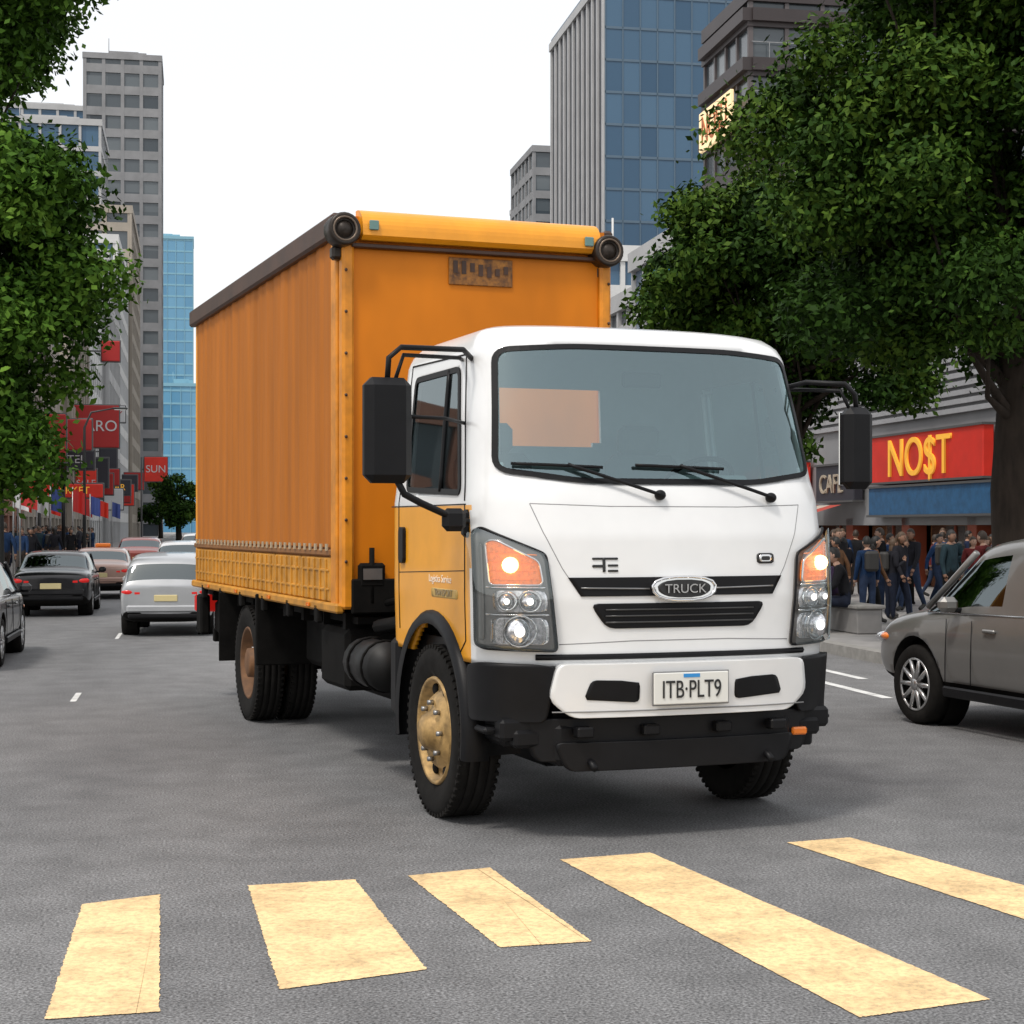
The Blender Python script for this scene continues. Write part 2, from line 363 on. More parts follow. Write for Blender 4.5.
text('door_text','Logistics Service',.065,mat('text_cream',(.85,.75,.6),.5),TR,(-1.103,-.15,1.44),(math.radians(90),0,math.radians(-90)),.001)
GAP=mat('panel_gap',(.22,.22,.22),.7)
mb=MB()
patch(mb,M,[(-.67,1.47),(-.60,1.365),(.60,1.365),(.67,1.47),(.3,1.445),(-.3,1.445)],.008,0,8,40)
patch(mb,M,rnd([(-.55,1.325),(-.45,1.185),(.45,1.185),(.55,1.325)],.05),.008,0,8,40)
oline(mb,M,[(-.85,1.03),(-.5,1.03),(.5,1.03),(.85,1.03)],.0,.018,0)
for zz in(1.22,1.255,1.29): oline(mb,M,[(-.46,zz),(.46,zz)],.014,.005,1)
for s in(-1,1):
    oline(mb,M,[(s*.20,1.405),(s*.60,1.412)],.014,.005,3)
    oline(mb,M,[(s*.86,1.88),(s*.80,1.72),(s*.70,1.52),(s*.66,1.46)],-.001,.0030,2)
oline(mb,M,[(-.86,1.88),(-.4,1.865),(.4,1.865),(.86,1.88)],-.001,.0030,2)
oline(mb,M,[(-.72,1.10),(-.3,1.115),(.3,1.115),(.72,1.10)],-.001,.003,2)
mb.obj('grille',[BLK,mat('grille_bar',(.04,.04,.04),.3),GAP,STEEL],TR)
mb=MB()
BD=chaikin([(-.205,1.47),(-.18,1.34),(.18,1.34),(.205,1.47)],2); BD2=chaikin([(-.17,1.455),(-.15,1.355),(.15,1.355),(.17,1.455)],2)
patch(mb,M,BD,.045,0,12,20); patch(mb,M,BD2,.05,1,12,20); outline(mb,M,BD,.045,.008,0)
patch(mb,M,rnd([(-.53,1.525),(-.46,1.525),(-.46,1.54),(-.53,1.54)],.005),.005,1,4,6); patch(mb,M,[(-.47,1.50),(-.455,1.50),(-.455,1.58),(-.47,1.58)],.006,1,4,3); patch(mb,M,rnd([(-.53,1.568),(-.38,1.568),(-.38,1.58),(-.53,1.58)],.005),.005,1,4,6); patch(mb,M,rnd([(-.44,1.50),(-.38,1.50),(-.38,1.512),(-.44,1.512)],.004),.005,1,4,6); patch(mb,M,rnd([(-.44,1.53),(-.38,1.53),(-.38,1.542),(-.44,1.542)],.004),.005,1,4,6)
patch(mb,M,rnd([(.50,1.54),(.62,1.54),(.62,1.60),(.50,1.60)],.02),.006,1,4,6); patch(mb,M,rnd([(.515,1.548),(.605,1.548),(.605,1.592),(.515,1.592)],.02),.008,0,4,6); patch(mb,M,rnd([(.53,1.558),(.59,1.558),(.59,1.582),(.53,1.582)],.01),.010,1,4,6)
mb.obj('front_badge',[CHR,TXT,WHITE],TR)
text('badge_text','TRUCK',.072,CHR,TR,(0,-1.205,1.403),(math.radians(90),0,0),.004,1.1)
for s in(-1,1):
    mb=MB(); HL=rnd([(s*.79,1.60),(s*.73,1.065),(s*1.14,1.075),(s*1.22,1.10),(s*1.235,1.72),(s*1.15,1.75)],.03)
    patch(mb,M,HL,.012,0,20,20); outline(mb,M,HL,.020,.008,4)
    UP=rnd([(s*.83,1.56),(s*.81,1.43),(s*1.10,1.43),(s*1.12,1.67),(s*1.06,1.68)],.03)
    patch(mb,M,UP,.025,1,10,10); outline(mb,M,UP,.03,.007,3)
    patch(mb,M,rnd([(s*.79,1.40),(s*.78,1.28),(s*1.08,1.28),(s*1.09,1.40)],.04),.024,2,10,10)
    patch(mb,M,rnd([(s*.78,1.25),(s*.77,1.10),(s*1.10,1.10),(s*1.09,1.25)],.05),.024,2,10,10)
    patch(mb,M,rnd([(s*1.14,1.12),(s*1.19,1.12),(s*1.19,1.66),(s*1.15,1.66)],.02),.02,0,10,4)
    mb.ell(M(s*.98,1.54,.04),(.05,.03,.045),7,12,8)
    for L0,zz,r,mm in((.93,1.175,.078,2),(.88,1.34,.052,2),(1.00,1.34,.045,2)):
        c=M(s*L0,zz,.03); mb.ell(c,(r,r*.5,r),mm,14,10); mb.ell(M(s*L0,zz,.03+r*.45),(r*.4,r*.3,r*.4),8,10,8)
        p=[M(s*L0+math.cos(t)*r*1.1,zz+math.sin(t)*r*1.1,.04) for t in np.linspace(0,2*math.pi,16)[:-1]]; mb.tube(p,.007,3,6,True)
    for q in range(5): oline(mb,M,[(s*(.81+q*.07),1.11),(s*(.81+q*.07),1.24)],.027,.003,3)
    for q in range(4): oline(mb,M,[(s*.84,1.46+q*.045),(s*1.10,1.46+q*.05)],.028,.003,1)
    oline(mb,M,[(s*.78,1.265),(s*1.12,1.265)],.03,.007,3); oline(mb,M,[(s*.80,1.415),(s*1.12,1.415)],.03,.007,3)
    patch(mb,M,HL,.058,6,20,20,False)
    mb.obj('headlight',[mat('lamp_housing',(.20,.19,.18),.3,.7),AMB,LENS,CHR,BLK,AMBD,LGLASS,BULB,BULW],TR)
mb=MB()
BUM=rnd([(-.74,1.00),(-.78,.80),(-.66,.70),(.66,.70),(.78,.80),(.75,1.00),(.4,.985),(-.4,.985)],.05)
patch(mb,M,BUM,.105,0,14,60)
for s in(-1,1):
    patch(mb,M,rnd([(s*.73,.99),(s*.78,.67),(s*1.25,.67),(s*1.29,.97),(s*1.18,1.0)],.05),.045,1,12,30)
    patch(mb,M,rnd([(s*.29,.90),(s*.29,.78),(s*.60,.80),(s*.56,.91)],.03),.110,1,8,12)
patch(mb,M,rnd([(-.95,.69),(-.85,.45),(.85,.45),(.95,.69)],.05),.02,1,8,50)
patch(mb,M,rnd([(-.75,.56),(-.68,.40),(.68,.40),(.75,.56)],.05),.05,1,8,50)
oline(mb,M,[(-.76,.735),(.76,.735)],.108,.004,2)
mb.box((0,-.95,.55),(1.5,.3,.25),1,.04)
for x in(-.6,-.2,.25,.6): mb.box((x,-1.16,.62),(.10,.08,.06),1,.01)
mb.obj('front_bumper',[WHITE,BLK,GAP],TR)
mb=MB(); mb.box((.0,-1.275,.855),(.46,.012,.175),0,.004); mb.box((0,-1.268,.855),(.475,.012,.19),1,.004); mb.box((0,-1.282,.925),(.10,.004,.02),2); mb.obj('license_plate',[PLATE,STEEL,mat('sign_azure',(.03,.25,.6),.4)],TR)
text('plate_text','ITB\u00b7PLT9',.14,TXT,TR,(0,-1.284,.845),(math.radians(90),0,0),.002,.70)
mb=MB()
c=M(.80,.56,.03); mb.box((c[0],c[1],c[2]),(.10,.05,.045),0,.01)
for s in(-1,1):
    c=M(s*.96,.63,.0); mb.box(c,(.2,.12,.12),1,.02); mb.tube([(s*.55,-1.1,.47),(s*.55,-1.2,.42)],.02,1); c=M(s*.9,.58,.0); mb.box(c,(.16,.1,.1),1,.02)
mb.obj('fog_lamps',[AMBD,BLK],TR)
mb=MB()
for pts,arm in (([(-.92,2.105),(-.42,2.085)],[(-.62,2.10),(-.1,1.93)]),([(-.22,2.10),(.33,2.085)],[(.05,2.10),(.62,1.92)])):
    oline(mb,Fx,pts,.035,.010); oline(mb,Fx,arm,.05,.011); c=Fx(arm[1][0],arm[1][1],.03); mb.ell(c,(.035,.03,.03))
mb.obj('wipers',[BLK],TR)
for s,mx,mz,mw,mh in((-1,-1.62,2.28,.27,.58),(1,1.36,2.23,.20,.50)):
    mb=MB(); my=-.80; dz=0 if s<0 else -.12
    mb.box((mx,my,mz),(mw,.13,mh),0,.045); mb.box((mx,my+.068,mz),(mw*.82,.01,mh*.9),1,.004)
    w=wk(2.72)
    mb.tube([(s*(w-.02),-.45,2.72+dz),(s*(w+.10),-.62,2.76+dz),(mx-s*.08,my,2.74+dz),(mx-s*.01,my,2.68+dz),(mx,my,mz+mh*.45)],.016,0)
    mb.tube([(s*(w-.02),-.25,2.74+dz),(s*(w+.10),-.55,2.72+dz),(mx-s*.1,my+.02,2.70+dz),(mx-s*.04,my,mz+mh*.45)],.012,0)
    if s<0:
        mb.tube([(mx+.05,my,mz-mh*.45),(mx+.10,my,1.93),(mx+.2,my,1.88),(-1.22,-.76,1.80),(-1.09,-.66,1.78)],.02,0)
        mb.box((-1.22,-.76,1.79),(.14,.07,.13),0,.03); mb.box((-1.10,-.64,1.77),(.06,.08,.16),0,.02)
        mb.tube([(-1.04,-.45,2.35),(-1.25,-.7,2.36),(mx+.1,my,2.36)],.011,0)
    mb.obj('side_mirror',[BLK,CHR],TR)
mb=MB()
mb.box((0,-.70,1.84),(1.8,.40,.30),0,.08); mb.box((.45,-.60,2.0),(.5,.22,.12),0,.04)
mb.box((0,0,1.03),(2.05,1.6,.1),2)
for x in(-.55,.5):
    mb.box((x,.45,1.85),(.52,.16,.75),1,.06); mb.box((x,.50,2.32),(.3,.10,.2),1,.04); mb.box((x,.15,1.45),(.52,.55,.18),1,.05)
mb.box((0,.5,1.7),(.35,.15,.5),1,.05)
cc=Vector((.47,-.42,2.02)); R=Matrix.Rotation(math.radians(-40),3,'X')
mb.tube([cc+R@Vector((.22*math.cos(t),.22*math.sin(t),0)) for t in np.linspace(0,2*math.pi,28)[:-1]],.017,2,8,True)
for t in(0,2.1,4.2): mb.tube([cc,cc+R@Vector((.22*math.cos(t),.22*math.sin(t),0))],.014,2)
mb.tube([cc,cc+R@Vector((0,0,-.35))],.03,2)
mb.box((-.3,-.70,2.00),(.3,.02,.06),3,.01); mb.box((0,-.62,2.62),(.26,.03,.09),2,.02)
mb.obj('cab_interior',[mat('dash_grey',(.20,.25,.25),.6,var=.15),mat('seat_fabric',(.13,.14,.14),.9,var=.2),BLK,PLATE],TR)
mb=MB()
for x in(-.12,.1): mb.box((x,.45,2.985),(.12,.09,.07),0,.02)
mb.obj('roof_marker_lamp',[AMBD],TR)
mb=MB()
for s in(-1,1):
    vs=[];nA=24
    for i in range(nA+1):
        a=math.radians(-12+ (204)*i/nA); c,sn=math.cos(a),math.sin(a)
        for r,xx in((.61,1.13),(.66,1.14),(.69,1.11),(.69,.98),(.61,.98),(.59,.75)): vs.append((s*xx,c*r,.56+sn*r))
    fs=[(i*6+j,i*6+j+1,(i+1)*6+j+1,(i+1)*6+j) for i in range(nA) for j in range(5)]
    mb.add(vs,fs,0,True)
    mb.box((s*1.04,-.84,.62),(.12,.18,.04),0,.015); mb.box((s*1.03,-.82,.86),(.12,.16,.04),1,.015); mb.box((s*.96,-.8,.78),(.1,.3,.5),0,.03)
    mb.box((s*.98,.82,.78),(.25,.16,.5),0,.03)
mb.box((0,0,1.06),(1.9,1.7,.2),0,.03); mb.box((0,-.7,.72),(1.5,.5,.35),0,.05); mb.box((0,0,.85),(1.3,1.7,.3),0); mb.box((0,.35,.52),(1.2,1.6,.40),0,.1)  # last block is invented filler, added to deepen the shade below the cab
mb.obj('fender_and_steps',[BLK,STEEL],TR)
mb=MB()
for x in(-.42,.42): mb.box((x,3.4,.88),(.09,9.0,.24),0,.01)
for y in(1.6,2.6,3.6,4.6,6.6,7.8): mb.box((0,y,.9),(.8,.12,.16),0)
mb.box((0,0,.5),(1.7,.16,.16),0,.03); mb.box((0,5.5,.54),(1.6,.2,.2),0,.05); mb.ell((0,5.5,.54),(.25,.25,.25),0)
mb.tube([(0,1.0,.75),(0,5.3,.6)],.06,0); mb.box((0,.6,.75),(.6,1.3,.5),0,.08)
mb.box((0,2.9,.62),(1.3,3.4,.36),0,.06); mb.box((0,5.4,.78),(.9,2.6,.3),0,.06)  # made-up low masses, added to keep skylight out and darken the ground beneath
mb.tube([(-1.0,1.22,.80),(-1.0,1.85,.80)],.17,1,16)
for y in(1.35,1.7): mb.tube([(-1.0+.175*math.cos(t),y,.80+.175*math.sin(t)) for t in np.linspace(0,2*math.pi,20)[:-1]],.010,0,5,True)
mb.tube([(-.86,1.05,.95),(-.9,1.3,1.1),(-.95,1.7,1.05)],.05,0)
mb.box((-.85,2.55,.78),(.42,.75,.45),0,.04); mb.box((.85,2.9,.75),(.45,1.3,.5),0,.06)
mb.box((-.5,1.45,1.35),(.5,.5,.9),0,.06); mb.tube([(.3,1.3,.9),(.3,1.3,2.2)],.12,0,12)
for y0 in np.arange(2.3,8.1,.65): mb.box((-.04,y0,1.06),(2.0,.08,.12),0)
mb.box((-.04,5.1,1.07),(1.9,6.0,.05),0)
for s in(-1,1):
    mb.box((s*.9-.03,4.75,.86),(.5,.05,.62),0,.01); mb.box((s*.9-.03,6.3,.80),(.55,.02,.65),0,.004)
    mb.box((s*.85,7.2,.84),(.35,.6,.35),0,.04); mb.box((s*.55,3.9,.8),(.5,1.2,.45),0,.05)
mb.box((0,7.95,.62),(1.9,.1,.14),0,.01); mb.box((-.6,7.95,.85),(.08,.1,.5),0); mb.box((.6,7.95,.85),(.08,.1,.5),0)
mb.box((-1.0,8.05,.95),(.25,.12,.18),2,.02); mb.box((.9,8.05,.95),(.25,.12,.18),2,.02)
mb.box((-1.12,7.6,.86),(.1,.25,.4),0,.02)
mb.obj('chassis',[UNDER,mat('tank_black',(.008,.008,.008),.5,var=.3,spec=.3),RED,STEEL],TR)
def wheel(mb,c,R,wd,sgn,concave=False,mt=(0,1,2)):
    h=wd/2; rr=R*.63
    prof=[(rr,-h*.8),(rr*1.12,-h*.95),(R*.90,-h),(R*.965,-h*.9),(R,-h*.7)]
    for q in(-.45,0,.45): prof+=[(R,h*(q-.03)),(R*.978,h*(q-.02)),(R*.978,h*(q+.02)),(R,h*(q+.03))]
    prof+=[(R,h*.7),(R*.965,h*.9),(R*.90,h),(R*.80,h*1.0),(R*.78,h*.97),(rr*1.12,h*.95),(rr,h*.8)]
    mb.lathe(prof,c,mt[0],48,'x',sgn)
    for i in range(60):
        a=2*math.pi*i/60
        for q in(-.82,.82):
            Rm=Matrix.Rotation(a,3,'X'); p=Rm@Vector((0,0,R*.978)); mb.box((c[0]+q*h,c[1]+p.y,c[2]+p.z),(h*.25,.022*R/.5,.024),mt[0],0,Rm)
    if concave: pr=[(rr,h*.8),(rr*.97,h*.86),(rr*.92,h*.8),(rr*.85,h*.1),(rr*.5,-h*.1),(rr*.42,h*.1),(rr*.40,h*.8),(rr*.3,h*.9),(0.001,h*.9)]
    else: pr=[(rr,h*.8),(rr*.98,h*.92),(rr*.92,h*.86),(rr*.88,h*.45),(rr*.74,h*.5),(rr*.62,h*.86),(rr*.42,h*.9),(rr*.36,h*1.05),(rr*.3,h*1.35),(rr*.2,h*1.5),(.001,h*1.5)]
    mb.lathe(pr,c,mt[1],40,'x',sgn)
    rb=rr*.52
    for i in range(8):
        a=2*math.pi*i/8; xx=c[0]+sgn*h*(.9 if not concave else .05)
        mb.tube([(xx,c[1]+rb*math.cos(a),c[2]+rb*math.sin(a)),(xx+sgn*.035,c[1]+rb*math.cos(a),c[2]+rb*math.sin(a))],.016,mt[2],6)
        a+=.39; rh=rr*.79
        if not concave: mb.ell((c[0]+sgn*h*.53,c[1]+rh*math.cos(a),c[2]+rh*math.sin(a)),(.02,.038,.038),mt[0],10,6)
for x,s in((-.975,-1),(.975,1)):
    mb=MB(); wheel(mb,(x,0,.52),.52,.27,s); mb.obj('front_wheel',[RUB,RIM,STEEL],TR)
for s in(-1,1):
    mb=MB(); wheel(mb,(s*.98-.02,5.45,.52),.52,.25,s,True); wheel(mb,(s*.68-.02,5.45,.52),.52,.25,s,True); mb.obj('rear_wheel',[RUB,RIMR,STEEL],TR)
X0,X1,Y0,Y1,Z0,Z1=-1.10,.98,2.10,8.1,1.136,4.02
xc=(X0+X1)/2; xw=X1-X0
mb=MB(); mb.box((xc,(Y0+Y1)/2,(Z0+Z1)/2),(xw-.04,Y1-Y0-.04,Z1-Z0-.04),0)
mb.box((xc,Y0+.03,(Z0+Z1)/2-.1),(xw-.14,.05,Z1-Z0-.30),0,.01)
mb.obj('cargo_box_body',[ORG],TR)
mb=MB()
for x in(X0+.03,X1-.03):
    mb.box((x,Y0+.02,(Z0+Z1)/2-.08),(.09,.12,Z1-Z0-.2),1,.02)
    mb.box((x,Y1-.03,(Z0+Z1)/2),(.08,.08,Z1-Z0),0,.015)
mb.box((X0-.005,Y0+.17,(Z0+Z1)/2-.05),(.05,.16,Z1-Z0-.1),1,.012)
for z in np.arange(1.5,3.9,.3): mb.ell((X0+.01,Y0-.045,z),(.012,.008,.012),2,8,6); mb.ell((X1-.01,Y0-.045,z),(.012,.008,.012),2,8,6)
sec=[(Y0+.10,Z1-.20),(Y0-.06,Z1-.20),(Y0-.10,Z1-.17)]+[(Y0-.10+.16*(1-math.cos(math.pi/2*i/8)),Z1-.12+.15*math.sin(math.pi/2*i/8)) for i in range(9)]+[(Y0+.10,Z1+.03)]
xs=[X0+.12,X1-.10]; vs=[(x,a,b) for x in xs for a,b in sec]; k=len(sec)
mb.add(vs,[(i,(i+1)%k,k+(i+1)%k,k+i) for i in range(k)]+[tuple(range(k)),tuple(range(k,2*k))],0,False)
mb.box((xc,Y0-.03,Z1-.24),(xw-.1,.06,.03),2,.005)
mb.obj('cargo_box_frame',[ORGB,mat('post_orange',(.70,.25,.008),.45,var=.35,scale=4),BROWN],TR)
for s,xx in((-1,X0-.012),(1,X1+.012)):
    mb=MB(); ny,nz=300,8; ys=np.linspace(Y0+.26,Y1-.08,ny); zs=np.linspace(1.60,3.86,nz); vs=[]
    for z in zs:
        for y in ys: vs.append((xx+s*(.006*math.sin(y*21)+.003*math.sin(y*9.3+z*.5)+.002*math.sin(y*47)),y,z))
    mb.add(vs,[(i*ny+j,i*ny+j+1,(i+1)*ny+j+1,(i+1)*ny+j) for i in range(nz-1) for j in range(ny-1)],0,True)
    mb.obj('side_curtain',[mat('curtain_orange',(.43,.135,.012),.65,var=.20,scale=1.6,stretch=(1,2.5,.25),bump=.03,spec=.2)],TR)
    mb=MB()
    mb.box((xx+s*.02,(Y0+Y1)/2+.05,3.94),(.08,Y1-Y0,.17),0,.02)
    mb.box((xx+s*.0,(Y0+Y1)/2+.1,1.56),(.05,Y1-Y0-.3,.05),1,.01)
    for y in np.arange(Y0+.32,Y1-.1,.17): mb.box((xx+s*.03,y,1.60),(.012,.045,.05),2)
    for q in range(6):
        ya=Y0+.27+q*(5.65/6); mb.box((xx-s*.0,ya+.46,1.36),(.035,.91,.33),3,.012)
        for r in range(5): mb.box((xx+s*.022,ya+.1+r*.18,1.36),(.02,.03,.31),3,.006)
        for zz in(1.29,1.43): mb.box((xx+s*.02,ya+.46,zz),(.012,.88,.02),3,.004)
    mb.box((xx+s*.01,(Y0+Y1)/2,1.16),(.07,Y1-Y0,.07),3,.015)
    for y in np.arange(Y0+.6,Y1,.95): mb.box((xx+s*.02,y,1.10),(.05,.10,.14),4,.01)
    for y in np.arange(Y0+.8,Y1,1.4): mb.box((xx+s*.055,y,1.16),(.015,.08,.03),5,.004)
    mb.obj('side_rail',[BROWN,mat('curtain_hem',(.25,.10,.02),.6,var=.3),mat('buckle_white',(.42,.34,.22),.5),mat('rail_yellow',(.54,.24,.02),.45,var=.35,scale=5),UNDER,AMBD],TR)
for x,zz in((X0-.02,Z1-.14),(X1-.04,Z1-.18)):
    mb=MB(); mb.lathe([(.001,.10),(.10,.10),(.12,.06),(.12,-.08),(.11,-.10),(.09,-.10),(.08,-.07),(.06,-.065),(.05,-.09),(.001,-.095)],(x,Y0-.04,zz),0,24,'y',1)
    mb.tube([(x+.085*math.cos(t),Y0-.135,zz+.085*math.sin(t)) for t in np.linspace(0,2*math.pi,20)[:-1]],.009,1,6,True)
    mb.box((x+(.0),Y0+.05,zz-.15),(.12,.1,.1),0,.02); mb.box((x+(.0),Y0+.1,zz+.04),(.16,.2,.12),0,.03)
    mb.obj('header_lamp',[mat('lamp_bronze',(.03,.022,.016),.4,.4,var=.3),mat('lamp_ring',(.16,.12,.09),.4,.6)],TR)
mb=MB()
mb.box((X0+.20,Y0-.112,Z1-.10),(.07,.02,.07),0,.005); mb.box((X1-.20,Y0-.112,Z1-.12),(.07,.02,.07),0,.005)
mb.obj('marker_lamp',[mat('marker_teal',(.12,.22,.2),.2)],TR)
mb=MB()
mb.box((-.05,Y0-.005,3.64),(.5,.012,.20),0,.003)
for i in range(7): mb.box((-.25+i*.066,Y0-.013,3.66+random.uniform(-.02,.02)),(.035,.006,random.uniform(.05,.1)),1)
mb.obj('box_sign_plate',[mat('plate_ochre',(.30,.12,.015),.6,var=.7,scale=16,var2=(.05,.02,.01)),BROWN],TR)
mb=MB()
mb.tube([(-.9,Y0-.05,1.2),(-.9,Y0-.05,1.6)],.02); mb.tube([(-.8,Y0-.1,1.2),(-.7,1.4,1.3),(-.6,1.0,1.15)],.025)
mb.box((-.90,Y0-.04,1.40),(.20,.06,.18),0,.02); mb.box((-.90,Y0-.075,1.41),(.14,.01,.08),1)
mb.box((-.1,Y0-.04,1.25),(1.9,.05,.25),0,.01)
mb.obj('box_fittings',[UNDER,STEEL],TR)
# ================================================================= CARS
CARG=glassmat('car_glass',(.04,.045,.05),.12)
def carmesh(st,w):
    vs=[];fs=[];mm=[];sec=[]
    for (y,zb,be,tp,wf,wt,ty,tag) in st:
        ww=w*wf
        pr=[(0,zb),(ww*.82,zb),(ww*.97,zb+.10),(ww,zb+(be-zb)*.5),(ww*.985,be-.07),(ww*.95,be)]
        if ty: pr+=[(w*wt*1.04,tp-.07),(w*wt*.88,tp-.005),(0,tp+.015)]
        else: pr+=[(ww*.90,be+(tp-be)*.5),(ww*.72,tp),(0,tp+.02)]
        sec.append([(x,y,z) for x,z in pr]+[(-x,y,z) for x,z in pr[-2:0:-1]])
    k=len(sec[0])
    for s in sec: vs+=s
    for i in range(len(sec)-1):
        g=st[i][6];h=st[i+1][6]; tag=st[i+1][7]
        for j in range(k):
            f=(i*k+j,i*k+(j+1)%k,(i+1)*k+(j+1)%k,(i+1)*k+j); m=0
            jj=j if j<8 else k-1-j
            if g and h:
                if jj==5 and 'p' not in tag and 'r' not in tag: m=1
                if ('w' in tag or 'r' in tag) and jj in(6,7): m=1
            if jj in(0,1): m=2
            fs.append(f);mm.append(m)
    for b in(0,(len(sec)-1)*k):
        h=8
        fs.append((b,b+1,b+k-1)); mm.append(2)
        for j in range(1,h-1): fs.append((b+j,b+j+1,b+k-j-1,b+k-j)); mm.append(0)
        fs.append((b+h-1,b+h,b+h+1)); mm.append(0)
    return vs,fs,mm
def _st(rows): return [tuple(r[:7])+((r[7],) if len(r)>7 else ('',)) for r in rows]
SEDAN=_st([(-2.25,.42,.84,.88,.86,.8,0),(-2.21,.3,.90,.96,.93,.8,0),(-2.05,.24,.94,1.02,.97,.8,0),(-1.7,.22,.96,1.05,1,.8,0),(-1.58,.22,.96,1.07,1,.82,1,'r'),(-.98,.22,.95,1.40,1,.76,1,'r'),(-.85,.22,.95,1.43,1,.77,1,'p'),(-.15,.22,.93,1.46,1,.78,1),(-.07,.22,.93,1.46,1,.78,1,'p'),(.48,.22,.92,1.42,1,.77,1),(.55,.22,.92,1.40,1,.76,1),(1.0,.22,.91,1.15,1,.80,1,'w'),(1.28,.22,.91,.97,1,.84,1,'w'),(1.38,.22,.90,.95,1,.8,0),(1.9,.24,.82,.88,.96,.8,0),(2.15,.3,.72,.78,.88,.8,0),(2.25,.4,.62,.66,.78,.8,0)])
SUV=_st([(-2.22,.45,.95,1.0,.90,.8,0),(-2.18,.32,1.0,1.08,.95,.84,1),(-1.98,.28,1.02,1.50,.98,.77,1,'r'),(-1.85,.28,1.02,1.58,1,.77,1,'p'),(-1.05,.28,1.01,1.65,1,.79,1),(-.95,.28,1.01,1.65,1,.79,1,'p'),(.0,.28,.99,1.66,1,.79,1),(.09,.28,.99,1.655,1,.79,1,'p'),(.55,.28,.98,1.60,1,.78,1),(.65,.28,.98,1.56,1,.77,1),(.98,.28,.97,1.30,1,.80,1,'w'),(1.25,.28,.97,1.06,1,.84,1,'w'),(1.36,.28,.96,1.02,1,.8,0),(1.8,.28,.90,.96,.97,.8,0),(2.1,.32,.78,.84,.90,.8,0),(2.22,.42,.66,.70,.78,.8,0)])
CUT=[]
def arch_cut(ob,ys,R,w):
    for i,y in enumerate(ys):
        for s in(-1,1):
            c=MB(); c.lathe([(.001,-.2),(R,-.2),(R,.2),(.001,.2)],(s*w,y,R*.86),0,32,'x'); co=c.obj('cut',[MATS['chassis_black']])
            bm=ob.modifiers.new('b','BOOLEAN'); bm.operation='DIFFERENCE'; bm.object=co; bm.solver='EXACT'; CUT.append(co)
